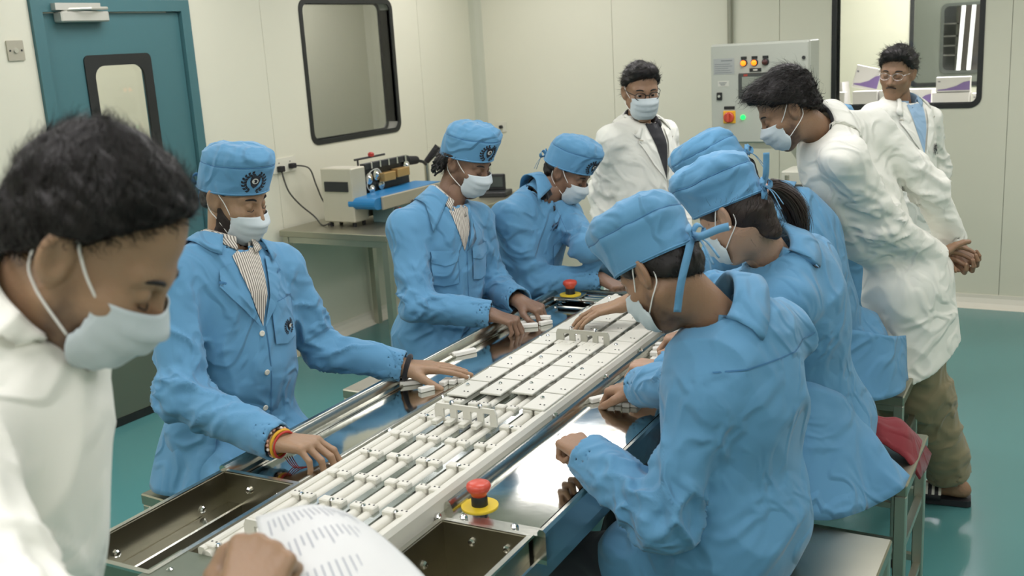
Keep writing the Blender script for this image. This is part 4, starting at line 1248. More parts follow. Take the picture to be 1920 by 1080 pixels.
    if len(tv):
        n = vnormals(tv, tq)
        dsp = .010 * crease(tv * A3(1, 1, 1.9), 7, 3.0) * np.clip((P[2] - tv[:, 2]) * 4, 0, 1)
        tv = tv + n * dsp[:, None]
        per.obj('trousers', tv, tq, S.get('trousers', M_NAVY))
    # ---- coat
    cm = S.get('coat', M_BLUE)
    tp = [(EL(N - up * .17 + fr * .012, (.176 * g, .122 * g, .20), Rt), 0), (EL(N - up * .36 + fr * .020 * g, (.165 * g, .136 * g, .21), Rt), .07),
          (EL(P + up * .03, (.170 * g, .138 * g, .14), Rt), .06)]
    if S.get('hunch'): tp.append((EL(N - up * .16 - fr * .05, (.15 * g, .09, .17), Rt), .06))
    for s in ('SL', 'SR'): tp.append((RC(N - up * .035 - fr * .01, J[s] - up * .005, .072, .064), .05))
    if not stand:
        for hp, kn in ((hipL, kL), (hipR, kR)): tp.append((RC(hp + A3(0, 0, .01), hp + (kn - hp) * S.get('skirt', .55), .100 * g, .090 * g), .05))
    else:
        sd_ = S.get('skirt_to', P - A3(0, 0, .38))
        tp.append((RC(P, sd_, .180 * g, .215 * g, (fwd, .80)), .06))
    torso = union(tp)
    sl = S.get('sleeve', {})
    arm_f = []
    for s, (Sj, E, W) in arms.items():
        fa = nrm(W - E); ext_ = sl.get(s, .0); We = W + fa * ext_
        rc_ = .050 * S.get('cuffr', 1.0)
        a_ = union([(RC(Sj - up * .012, E, .066, .057), 0), (RC(E, We + fa * .03, .057, rc_), .03)])
        arm_f.append(lambda Q, a_=a_, We=We, fa=fa, rc_=rc_: smax(np.maximum(a_(Q), np.where(((Q - We) ** 2).sum(1) < .0144, (Q - We) @ fa, -1)), -RC(We - fa * .05, We + fa * .06, rc_ - .009, rc_ - .007)(Q), .003))
    ntop = loc2w(A3(0, -.024, -.05)); nax = nrm(ntop - N)
    hole = RC(N - nax * .01 + fr * .01, ntop + nax * .05, .066, .085)
    hem = S.get('hem')
    def cf(Q):
        d = torso(Q)
        for a_ in arm_f: d = smin(d, a_(Q), .035)
        d = smax(d, -hole(Q), .006)
        if stand:
            hz = (sd_[2] if hem is None else hem)
            hq = hz - Q[:, 2]
            if S.get('hem_slope') is not None: hq = hq + (Q - P) @ np.array(S['hem_slope'], float)
            d = np.maximum(d, hq)
            d = smax(d, -RC(P - A3(0, 0, .1), sd_ - A3(0, 0, .25), .10 * g, .185 * g, (fwd, .80))(Q), .004)
        return d
    pts = np.array([N, P, J['SL'], J['SR']] + [x for a in arms.values() for x in a] + ([kL, kR] if not stand else [sd_]))
    cres = S.get('cres', .0085)
    cv2, cq = surface(cf, pts.min(0) - .26, pts.max(0) + .26, cres)
    n = vnormals(cv2, cq)
    loc = (cv2 - N) @ Rt.T
    wr = S.get('wrinkle', 1.0); sd0 = S.get('seed', 1) * 13.7
    ds = .0100 * wr * (crease(loc @ np.array([[.8, .3, .5], [-.3, 1, 0], [-.6, 0, .55]]), 5.0, sd0) - .25) + .0035 * wr * (crease(loc @ np.array([[.5, .2, -.7], [.3, 1, 0], [.6, 0, .5]]), 9.0, sd0 + 21) - .25) + .005 * wr * vnoise(loc, 4.0, sd0 + 3)
    aw = np.zeros(len(cv2))
    for s, (Sj, E, W) in arms.items():
        for (a, b, kind) in ((Sj, E, 0), (E, W, 1)):
            ab = b - a; L = np.linalg.norm(ab); ab = ab / L
            t = (cv2 - a) @ ab; r = cv2 - a - np.outer(np.clip(t, 0, L), ab); rad = np.linalg.norm(r, axis=1)
            w = np.clip((.105 - rad) / .03, 0, 1) * np.clip((t + .03) / .06, 0, 1) * np.clip((L + .05 - t) / .05, 0, 1)
            e1 = nrm(np.cross(ab, A3(.3, .2, 1))); e2 = np.cross(ab, e1)
            ang = np.arctan2(r @ e2, r @ e1)
            sp = t / L
            env = (np.exp(-((sp - 1) / .38) ** 2) + .35) if kind == 0 else (np.exp(-(sp / .35) ** 2) + .40 * np.exp(-((sp - .95) / .16) ** 2) + .28)
            fold = crease(np.stack([t * 15 + ang * .75, ang * .85 - t * 3, np.full(len(t), kind * 5.0 + ord(s))], 1), 1.0, sd0) - .25
            ds = ds * (1 - .7 * w) + w * env * .0165 * wr * fold
    for s, (Sj, E, W) in arms.items():
        ds *= .12 + .88 * np.clip((np.linalg.norm(cv2 - (W + nrm(W - E) * sl.get(s, 0)), axis=1) - .055) / .05, 0, 1)
    cv2 = cv2 + n * ds[:, None]
    coat = per.obj('coat' if stand else 'work_coat', cv2, cq, cm)
    bvh = BVHTree.FromPolygons([Vector(p) for p in cv2], [tuple(int(i) for i in f) for f in cq])
    # ---- collars
    def collar(name, r0, th0, rise, fall, m, margin, point=1.0, parent=None, spread=1.0):
        e1 = nrm(fr - nax * (fr @ nax)); e2 = np.cross(nax, e1); c0 = N + fr * .008
        prof0 = [(r0, -.03), (r0 + .001, 0.0), (r0 + .003, rise * .8), (r0 + .007, rise), (r0 + .013, rise * .92), (r0 + .022 * spread, rise - fall * .35), (r0 + .032 * spread, rise - fall * .7), (r0 + .040 * spread, rise - fall)]
        nt_ = 45; rows = []
        for i in range(nt_):
            th = th0 + (2 * math.pi - 2 * th0) * i / (nt_ - 1)
            e = abs(th - math.pi) / (math.pi - th0)
            k = 1 + point * .9 * max(0, (e - .72) / .28) ** 1.2
            dr = math.cos(th); row = []
            for j, (r, a) in enumerate(prof0):
                if j >= 5: a = rise - (rise - a) * k; r = r0 + (r - r0) * (1 + .25 * (k - 1))
                a2 = a - .012 * dr - (.018 * max(0, dr) if j > 0 else 0)
                row.append(c0 + (e1 * math.cos(th) + e2 * math.sin(th)) * (r + .004 * math.sin(3 * th)) + nax * a2)
            rows.append(row)
        CV = np.array(rows); nj = CV.shape[1]
        out_ = CV[:, 4:].reshape(-1, 3)
        for _ in range(5):
            d = cf(out_); gr = np.stack([cf(out_ + dv) - cf(out_ - dv) for dv in np.eye(3) * .004], 1); gr /= np.linalg.norm(gr, axis=1, keepdims=True) + 1e-9
            out_ = out_ + gr * np.clip(margin - d, 0, .03)[:, None]
        CV[:, 4:] = out_.reshape(nt_, -1, 3)
        V2, F2 = thicken(CV.reshape(-1, 3), grid_faces(nt_, nj), .004)
        return per.obj(name, V2, F2, m, parent or 'root')
    if S.get('shirt'): collar('shirt_collar', .060, math.radians(S.get('shirt_open', 20)), .040, .03, S['shirt'], .004, .5, spread=.5)
    collar('collar', .067, math.radians(S.get('open', 32)), S.get('rise', .034), S.get('fall', .062), cm, .009, S.get('cpoint', 1.0), coat)
    fo = N + fr * .10
    def dc(name, polys, m, off, parent=coat, cuts=2, O=fo, X=lat, Y=up, D=fr, **kw):
        V2, F2 = decal(bvh, O, X, Y, D, polys, off, cuts)
        return per.obj(name, V2, F2, m, parent, **kw)
    vd = S.get('vneck', .0)
    if vd:
        dc('shirt_front', [[(-.046, -.004), (-.02, .010), (.02, .010), (.046, -.004), (.03, -vd * .5), (.0, -vd), (-.03, -vd * .5)]], S.get('shirt', M_STRIPE), .003, cuts=4)
    if S.get('lapel'):
        for s in (-1, 1):
            dc('lapel', [[(s * .004, -vd - .005), (s * .036, -vd * .5), (s * .058, -.022), (s * .092, -.036), (s * .098, -.062), (s * .086, -.068), (s * .104, -.078), (s * .055, -vd * .72)]], cm, .008, cuts=4)
            dc('lapel_seam', [[(s * .100, -.064), (s * .084, -.070), (s * .085, -.074), (s * .104, -.070)]], M_BLUE2 if cm is M_BLUE else MATS['plate_grey'], .0095, cuts=1)
    if S.get('placket', True):
        dc('placket_seam', [[(-.0015 + .01, -vd - .002), (.0015 + .01, -vd - .002), (.0015 + .012, -.50), (-.0015 + .012, -.50)]], S.get('seam', M_BLUE2), .0022, cuts=5)
        for k, yb in enumerate(S.get('buttons', ())):
            h, nn, _, _ = bvh.ray_cast(Vector(fo + up * yb - lat * .006 + fr * .3), Vector(-fr), .6)
            if h: per.mb('button', MB().lathe([(.0085, 0), (.0085, .002), (.0065, .0032), (.004, .0026)], h + nn * .001, nn, 16), M_WHITE, coat)
    if S.get('pocket'):
        for s in S['pocket']:
            cx, cy = s * .088, -.20
            dc('chest_pocket', [[(cx - .052, cy + .055), (cx + .052, cy + .055), (cx + .052, cy - .06), (cx, cy - .072), (cx - .052, cy - .06)]], cm, .0045, cuts=4)
            dc('pocket_seam', [[(cx - .052, cy + .0565), (cx + .052, cy + .0565), (cx + .052, cy + .0545), (cx - .052, cy + .0545)], [(cx - .053, cy + .055), (cx - .051, cy + .055), (cx - .051, cy - .06), (cx - .053, cy - .06)], [(cx + .051, cy + .055), (cx + .053, cy + .055), (cx + .053, cy - .06), (cx + .051, cy - .06)]], S.get('seam', M_BLUE2), .0052, cuts=3)
            if S.get('flap'):
                dc('pocket_flap', [[(cx - .054, cy + .06), (cx + .054, cy + .06), (cx + .054, cy + .02), (cx, cy + .005), (cx - .054, cy + .02)]], cm, .0075, cuts=3)
    def emblem(bv, O, X, Y, D, R, parent, off=.0012):
        dk, lt, inn = emblem_polys(R)
        a = decal(bv, O, X, Y, D, dk, off, 0); b = decal(bv, O, X, Y, D, lt, off * 1.6, 0); c = decal(bv, O, X, Y, D, inn, off * 2.2, 0)
        V2, F2 = join([a, b, c])
        o = per.obj('emblem', V2, F2, [M_INK, M_INKW], parent, smooth=False, props={'kind': 'stuff'})
        na, nb = len(a[1]), len(b[1])
        o.data.polygons.foreach_set('material_index', [0] * na + [1] * nb + [0] * (len(F2) - na - nb))
    if S.get('chest_emblem'):
        ex, ey, eR = S['chest_emblem']
        emblem(bvh, fo + lat * ex + up * ey, lat * -1, up, fr, eR, coat, .006)
    # seams across the shoulders and down the back
    if S.get('back_seams'):
        bo = N - fr * .1
        dc('yoke_seam', [[(-.17, -.075), (.17, -.075), (.17, -.078), (-.17, -.078)]], M_BLUE2, .0035, O=bo, D=-fr, cuts=6)
    # ---- face, hair, mask, cap
    if S.get('brows', True):
        for s in (-1, 1):
            m = MB().tube(arc_pts([(s * .014, .0925, .0255), (s * .03, .0905, .0315), (s * .050, .073, .026)], 5), [.0022] + [.0030] * 9 + [.0010], n=6)
            per.obj('eyebrow', loc2w([tuple(p) for p in m.v]), m.f, S.get('hairm', M_HAIR))
    for s in (-1, 1):
        m = MB().lathe([(.0125 * math.sin(a), -.0125 * math.cos(a)) for a in np.linspace(.02, math.pi - .02, 10)], (s * .031, .0775, .006), (0, 1, 0), 14)
        e = per.obj('eye', loc2w([tuple(p) for p in m.v]), m.f, M_EYE)
        m = MB().lathe([(.0074, .0103), (.0055, .0117), (.0005, .0127)], (s * .031, .0775, .006), (S.get('gaze', 0), 1, -.15), 12)
        per.obj('iris', loc2w([tuple(p) for p in m.v]), m.f, M_IRIS, e)
        if S.get('lids', .8) > .5:
            m = MB().tube(arc_pts([(s * .018, .0915, -.0035), (s * .031, .0955, -.006), (s * .044, .0885, -.003)], 4), .0012, n=5)
            per.obj('eyelashes', loc2w([tuple(p) for p in m.v]), m.f, M_HAIR)
    hair = S.get('hair')
    if hair:
        th = hair.get('t', .014); a, b, fl = hair.get('a', .012), hair.get('b', .95), hair.get('front', .006)
        amp = hair.get('amp', .004); hm = S.get('hairm', M_HAIR)
        vol = hair.get('vol', (0, 0, 0))
        def hf2(Q):
            r = CRAN_R + th
            d = EL(CRAN_C + A3(*vol), r)(Q)
            d = smin(d, EL((0, -.03, -.01), (.071 + th * .6, .072 + th * .7, .07))(Q), .02)
            if hair.get('nape'): d = smin(d, RC((0, -.070, -.03), (0, -.062, -.105), .046, .030)(Q), .02)
            if hair.get('quiff'): d = smin(d, EL((0, .055, .105), (.062, .045, .038))(Q), .03)
            s_, f_ = hair_cut(Q, a - (.06 if hair.get('nape') else 0), b, fl)
            d = smax(d, s_, .012); d = smax(d, f_, .012)
            # keep clear of the ears
            for s in (-1, 1): d = smax(d, -EL((s * .084, .002, -.004), (.022, .028, .037))(Q), .004)
            if S.get('cap'): d = smax(d, Q[:, 2] - (S['cap'].get('z0', .028) + .26 * Q[:, 1] + .010), .004)
            return d
        hv, hq = surface(hf2, A3(-.13, -.15, -.16), A3(.13, .14, .185), .0042)
        hn = vnormals(hv, hq)
        cr = vnoise(hv * A3(1, .45, 1), 75, 3) * amp + vnoise(hv, 26, 9) * amp * 1.2
        hv = hv + hn * cr[:, None]
        lists = [(loc2w(hv), hq)]
        if hair.get('strands'):
            out_n = hn; keep = ((hv - CRAN_C) * hn).sum(1) > .02
            fd = np.array(hair.get('flow', (0, -.6, -.6)), float)
            sv, sf = strands(hv[keep], out_n[keep], lambda p: np.tile(fd, (len(p), 1)) + .5 * np.stack([p[:, 0] * 8, 0 * p[:, 0], 0 * p[:, 0]], 1), hair['strands'], hair.get('len', .028), hair.get('lift', .35), hair.get('w', .0011), 5, hair.get('curl', .15))
            lists.append((loc2w(sv), sf))
        HV, HF = join(lists)
        per.obj('hair', HV, HF, hm, props={'kind': 'stuff'})
    if S.get('beard') is not None:
        off = S['beard']
        def bf(Q):
            d = hf(Q) - off
            d = smax(d, Q[:, 2] - (-.045 + np.clip((.045 - Q[:, 1]) * .8, 0, .05)), .008)
            d = smax(d, -.128 - Q[:, 2], .006)
            d = smax(d, .006 - Q[:, 1], .006)
            return d
        bv_, bq = surface(bf, A3(-.1, -.02, -.15), A3(.1, .14, .06), .004)
        keep = None
        per.obj('beard', loc2w(bv_ + vnormals(bv_, bq) * (vnoise(bv_, 90) * .0012)[:, None]), bq, S.get('beardm', M_STUB if off > .002 else M_STUB2), props={'kind': 'stuff'})
    if S.get('moustache'):
        m = MB().tube(arc_pts([(-.026, .090, -.058), (-.012, .101, -.052), (0, .104, -.050), (.012, .101, -.052), (.026, .090, -.058)], 4), [.0012] + [.0036] * 15 + [.0012], n=8)
        per.obj('moustache', loc2w([tuple(p) for p in m.v]), m.f, M_HAIRB)
    if S.get('mask', True):
        nu, nv = 33, 19; G = np.zeros((nu, nv, 3))
        cz = [-.004, -.034, -.066, -.100, -.118]; cy = [.111, .127, .118, .101, .078]
        pz = S.get('mask_drop', 0.0)
        for i in range(nu):
            u = -1 + 2 * i / (nu - 1); cu = math.cos(u * math.pi / 2); su = math.sin(u * math.pi / 2)
            for j in range(nv):
                t = j / (nv - 1)
                zc = np.interp(t, [0, .25, .5, .8, 1], cz); yc = np.interp(t, [0, .25, .5, .8, 1], cy)
                zs = -.016 - .056 * t; ys = .048 + .006 * math.sin(math.pi * t)
                w = max(cu, 0) ** .85
                y = ys + (yc - ys) * w; z = zs + (zc - zs) * max(cu, 0) ** .6
                x = .0655 * np.sign(su) * abs(su) ** .9 * (1 - .12 * t * w)
                k = (t * 4.0) % 1.0
                y += (.0075 * k if .10 < t < .9 else 0) * (.3 + .7 * w) + .0012 * math.sin(u * 9 + t * 5)
                G[i, j] = (x, y, z + pz)
        V2, F2 = thicken(G.reshape(-1, 3), grid_faces(nu, nv), .0016)
        mk = per.obj('face_mask', loc2w(V2), F2, M_MASK)
        for s in (-1, 1):
            m = MB().tube(arc_pts([(s * .0655, .048, -.016 + pz), (s * .0745, .026, .002), (s * .0800, .008, .020), (s * .0790, -.006, .031), (s * .0770, -.028, .024), (s * .0750, -.036, -.002), (s * .0740, -.028, -.030), (s * .0755, -.010, -.044), (s * .0745, .010, -.054), (s * .0655, .048, -.072 + pz)], 5), .0016, n=6)
            per.obj('ear_loop', loc2w([tuple(p) for p in m.v]), m.f, M_STRAP, mk)
    if S.get('cap'):
        cp = S['cap']; puff = cp.get('puff', 1.0); tl = cp.get('tilt', .26); z0 = cp.get('z0', .028); hh = cp.get('h', 1.14)
        prof = [(.985, -.004), (1.0, 0), (1.012, .018), (1.025, .040), (1.03 * puff, .062), (1.02 * puff, .072), (1.025 * puff, .077), (.985 * puff, .092), (.86 * puff, .108), (.62 * puff, .118), (.34 * puff, .122), (.02, .123)]
        dense = []
        for i in range(len(prof) - 1):
            for k in range(3): dense.append(tuple(prof[i][c] + (prof[i + 1][c] - prof[i][c]) * k / 3 for c in (0, 1)))
        dense.append(prof[-1])
        nphi = 72; CV = np.zeros((nphi, len(dense), 3))
        for i in range(nphi):
            ph = 2 * math.pi * i / nphi
            for j, (s_, hgt) in enumerate(dense):
                x = .0885 * s_ * math.cos(ph); y = -.008 + .111 * s_ * math.sin(ph)
                z = z0 + tl * (y if hgt < .08 else y * .8) + hgt * hh
                CV[i, j] = (x, y, z)
        Q = CV.reshape(-1, 3); nn = Q - A3(0, -.01, .04); nn /= np.linalg.norm(nn, axis=1, keepdims=True)
        hgt = np.tile([d[1] for d in dense], nphi)
        sd1 = S.get('seed', 1) * 3.1
        wgt = np.clip((hgt - .05) / .03, 0, 1)
        Q = Q + nn * (wgt * (.006 * crease(Q, 22, sd1) + .005 * vnoise(Q, 18, sd1 + 2)) + .0022 * vnoise(Q * A3(1, 1, .5), 24, sd1 + 5) - .003 * np.exp(-((hgt - .0745) / .003) ** 2))[:, None]
        Wc = loc2w(Q)
        cap = per.obj('cap', Wc, [f[::-1] for f in grid_faces(nphi, len(dense), True)], cp.get('m', M_BLUE))
        cbv = BVHTree.FromPolygons([Vector(p) for p in Wc], grid_faces(nphi, len(dense), True))
        # seam line between band and crown, hem at the rim
        k = [j for j, d in enumerate(dense) if abs(d[1] - .0745) < .0016][0]
        ring = Wc.reshape(nphi, len(dense), 3)
        per.mb('crown_seam', MB().tube([tuple(p) for p in ring[:, k]], .0016, n=6, closed=True), M_BLUE2, cap)
        per.mb('hem', MB().tube([tuple(p) for p in ring[:, 3]], .0022, n=6, closed=True), cp.get('m', M_BLUE), cap)
        if cp.get('emblem') is not None:
            an = math.radians(cp['emblem']); dv = A3(math.sin(an), math.cos(an), 0)
            Rw = Rh
            O = loc2w(A3(0, -.008, .0) + dv * .10 + A3(0, 0, z0 + tl * .095 + .038)); D = Rw @ dv; X = Rw @ A3(math.cos(an), -math.sin(an), 0); Y = Rw @ nrm(A3(0, tl * .6, 1))
            emblem(cbv, O, X, Y, D, .036, cap)
        if cp.get('ties', True):
            b0 = A3(0, -.118, z0 + tl * -.11 + .008)
            tp_ = cp.get('tie_paths') or [[(0, 0, 0), (.012, -.02, .012), (.03, -.018, .004), (.02, -.012, -.012), (0, -.004, -.004)], [(0, 0, 0), (-.012, -.022, .014), (-.03, -.02, .002), (-.02, -.01, -.014), (0, -.004, -.004)], [(0, -.004, 0), (.012, -.016, -.03), (.018, -.014, -.075)], [(0, -.004, 0), (-.010, -.02, -.03), (-.020, -.016, -.085)]]
            for path in tp_:
                RV, RF = ribbon([b0 + A3(*p) for p in path], .013, (.3, .2, 1) if abs(path[-1][2]) < .02 else (1, .3, 0), 5)
                RV, RF = thicken(RV, RF, .0016)
                per.obj('tie', loc2w(RV), RF, cp.get('m', M_BLUE), cap)
            m = MB().lathe([(.003, -.008), (.008, -.004), (.009, 0), (.008, .004), (.003, .008)], tuple(b0 + A3(0, -.004, 0)), (1, 0, .3), 10)
            per.obj('tie_knot', loc2w([tuple(p) for p in m.v]), m.f, cp.get('m', M_BLUE), cap)
    if S.get('glasses'):
        gm = S['glasses']; gl = None
        m = MB()
        for s in (-1, 1):
            pts_ = [(s * .033 + .0255 * math.cos(t) * (1 if abs(math.cos(t)) < .8 else .98), .105 - .010 * abs(math.cos(t)) * (1 if s * math.cos(t) > 0 else .2), .004 + .0175 * math.sin(t)) for t in np.linspace(0, 2 * math.pi, 25)[:-1]]
            m.tube(pts_, S.get('glass_r', .0018), n=6, closed=True)
            m.tube([(s * .058, .096, .010), (s * .078, .05, .014), (s * .082, .0, .016)], S.get('glass_r', .0018), n=6)
        m.tube(arc_pts([(-.009, .106, .008), (0, .110, .012), (.009, .106, .008)], 3), S.get('glass_r', .0018), n=6)
        gl = per.obj('glasses', loc2w([tuple(p) for p in m.v]), m.f, gm)
        for s in (-1, 1):
            lens = [(s * .033 + .0245 * math.cos(t), .104 - .008 * abs(math.cos(t)) * (1 if s * math.cos(t) > 0 else .2), .004 + .0165 * math.sin(t)) for t in np.linspace(0, 2 * math.pi, 21)[:-1]]
            per.obj('lens', loc2w(lens), [tuple(range(20))], M_GLASS, gl)
    per.coat = coat; per.bvh = bvh; per.loc2w = loc2w; per.frame = (N, lat, fr, up); per.Rh = Rh
    return per
JOINTS = {'P2': {'H': [-2.17, 2.131, 1.475], 'N': [-2.179, 2.089, 1.338], 'P': [-2.239, 2.079, 0.788], 'SL': [-2.144, 2.266, 1.253], 'SR': [-2.2, 1.894, 1.297], 'WL': [-1.862, 2.448, 0.905], 'EL': [-2.093, 2.339, 0.977], 'WR': [-1.782, 1.798, 0.915], 'ER': [-2.094, 1.794, 0.99], 'TR': [-1.558, 1.838, 0.9], 'TL': [-1.703, 2.57, 0.875]},
 'P3': {'H': [-2.097, 3.24, 1.433], 'N': [-2.162, 3.17, 1.288], 'P': [-2.242, 3.17, 0.758], 'SL': [-2.128, 3.333, 1.209], 'SR': [-2.22, 3.005, 1.227], 'WL': [-1.893, 3.227, 0.92], 'EL': [-2.105, 3.387, 0.924], 'WR': [-1.898, 3.026, 0.92], 'ER': [-2.136, 2.917, 0.963], 'TR': [-1.775, 3.054, 0.88], 'TL': [-1.769, 3.223, 0.88]},
 'P4': {'H': [-1.956, 3.774, 1.328], 'N': [-2.036, 3.669, 1.246], 'P': [-2.196, 3.649, 0.746], 'SL': [-1.988, 3.813, 1.149], 'SR': [-2.083, 3.506, 1.187], 'WL': [-1.752, 3.827, 0.92], 'EL': [-1.805, 3.607, 1.058], 'WR': [-1.766, 3.652, 0.92], 'ER': [-2.012, 3.552, 0.909], 'TR': [-1.668, 3.637, 0.88], 'TL': [-1.671, 3.827, 0.88]},
 'P5': {'H': [-1.857, 4.328, 1.61], 'N': [-1.89, 4.372, 1.471], 'P': [-1.89, 4.372, 0.941], 'SL': [-1.841, 4.531, 1.402], 'SR': [-1.956, 4.212, 1.421], 'WL': [-1.77, 4.572, 0.921], 'EL': [-1.856, 4.674, 1.15], 'WR': [-1.98, 4.172, 0.911], 'ER': [-2.04, 4.27, 1.15]},
 'P6': {'H': [-0.953, 3.427, 1.589], 'N': [-0.868, 3.554, 1.515], 'P': [-0.627, 3.823, 0.928], 'SL': [-0.775, 3.418, 1.442], 'SR': [-0.752, 3.704, 1.5], 'WL': [-0.533, 3.79, 1.039], 'EL': [-0.68, 3.593, 1.194], 'WR': [-0.504, 3.968, 1.061], 'ER': [-0.577, 3.835, 1.291], 'AL': [-0.494, 4.084, 0.11], 'AR': [-0.716, 4.124, 0.11], 'TR': [-0.435, 3.925, 0.97], 'TL': [-0.482, 3.973, 1.031]},
 'P7': {'H': [-0.96, 5.339, 1.603], 'N': [-0.943, 5.374, 1.458], 'P': [-0.943, 5.374, 0.928], 'SL': [-0.845, 5.512, 1.373], 'SR': [-1.038, 5.23, 1.406], 'WL': [-0.843, 5.424, 0.928], 'EL': [-0.803, 5.617, 1.105], 'WR': [-1.093, 5.244, 0.908], 'ER': [-1.094, 5.354, 1.149]},
 'P8': {'H': [-0.834, 2.025, 1.363], 'N': [-0.714, 2.112, 1.253], 'P': [-0.69, 2.12, 0.735], 'SL': [-0.718, 1.972, 1.125], 'SR': [-0.65, 2.274, 1.176], 'WL': [-1.015, 1.993, 0.925], 'EL': [-0.785, 1.881, 0.858], 'WR': [-1.098, 2.492, 0.915], 'ER': [-0.878, 2.356, 1.003], 'TL': [-1.172, 2.106, 0.93], 'TR': [-1.261, 2.532, 0.87]},
 'P9': {'H': [-0.855, 2.569, 1.389], 'N': [-0.778, 2.671, 1.27], 'P': [-0.655, 2.82, 0.735], 'SL': [-0.712, 2.55, 1.181], 'SR': [-0.729, 2.823, 1.227], 'WL': [-1.091, 2.631, 0.93], 'EL': [-0.835, 2.563, 0.919], 'WR': [-1.1, 2.95, 0.93], 'ER': [-0.99, 2.786, 1.107]},
 'P10': {'H': [-1.111, 3.219, 1.393], 'N': [-0.942, 3.251, 1.296], 'P': [-0.76, 3.53, 0.735], 'SL': [-0.962, 3.061, 1.246], 'SR': [-0.922, 3.441, 1.246], 'WL': [-1.413, 3.075, 0.98], 'EL': [-1.178, 3.153, 1.075], 'WR': [-1.2, 3.55, 0.93], 'ER': [-1.12, 3.335, 1.062], 'TL': [-1.593, 2.954, 0.93]},
 'P11': {'H': [-1.06, 4.499, 1.372], 'N': [-1.02, 4.602, 1.237], 'P': [-0.97, 4.702, 0.687], 'SL': [-1.04, 4.412, 1.187], 'SR': [-1.0, 4.792, 1.187], 'WL': [-1.32, 4.452, 0.877], 'EL': [-1.125, 4.284, 0.941], 'WR': [-1.32, 4.752, 0.877], 'ER': [-1.131, 4.613, 1.0]},
 'P1': {'H': [-0.996, 0.752, 1.653], 'N': [-1.095, 0.707, 1.576], 'P': [-1.245, 0.607, 1.036], 'SL': [-1.205, 0.837, 1.506], 'SR': [-1.02, 0.557, 1.486], 'WL': [-1.232, 0.769, 1.006], 'EL': [-1.292, 0.823, 1.204], 'WR': [-0.796, 0.714, 1.253], 'ER': [-0.789, 0.463, 1.337], 'TR': [-0.817, 0.805, 1.326]}}
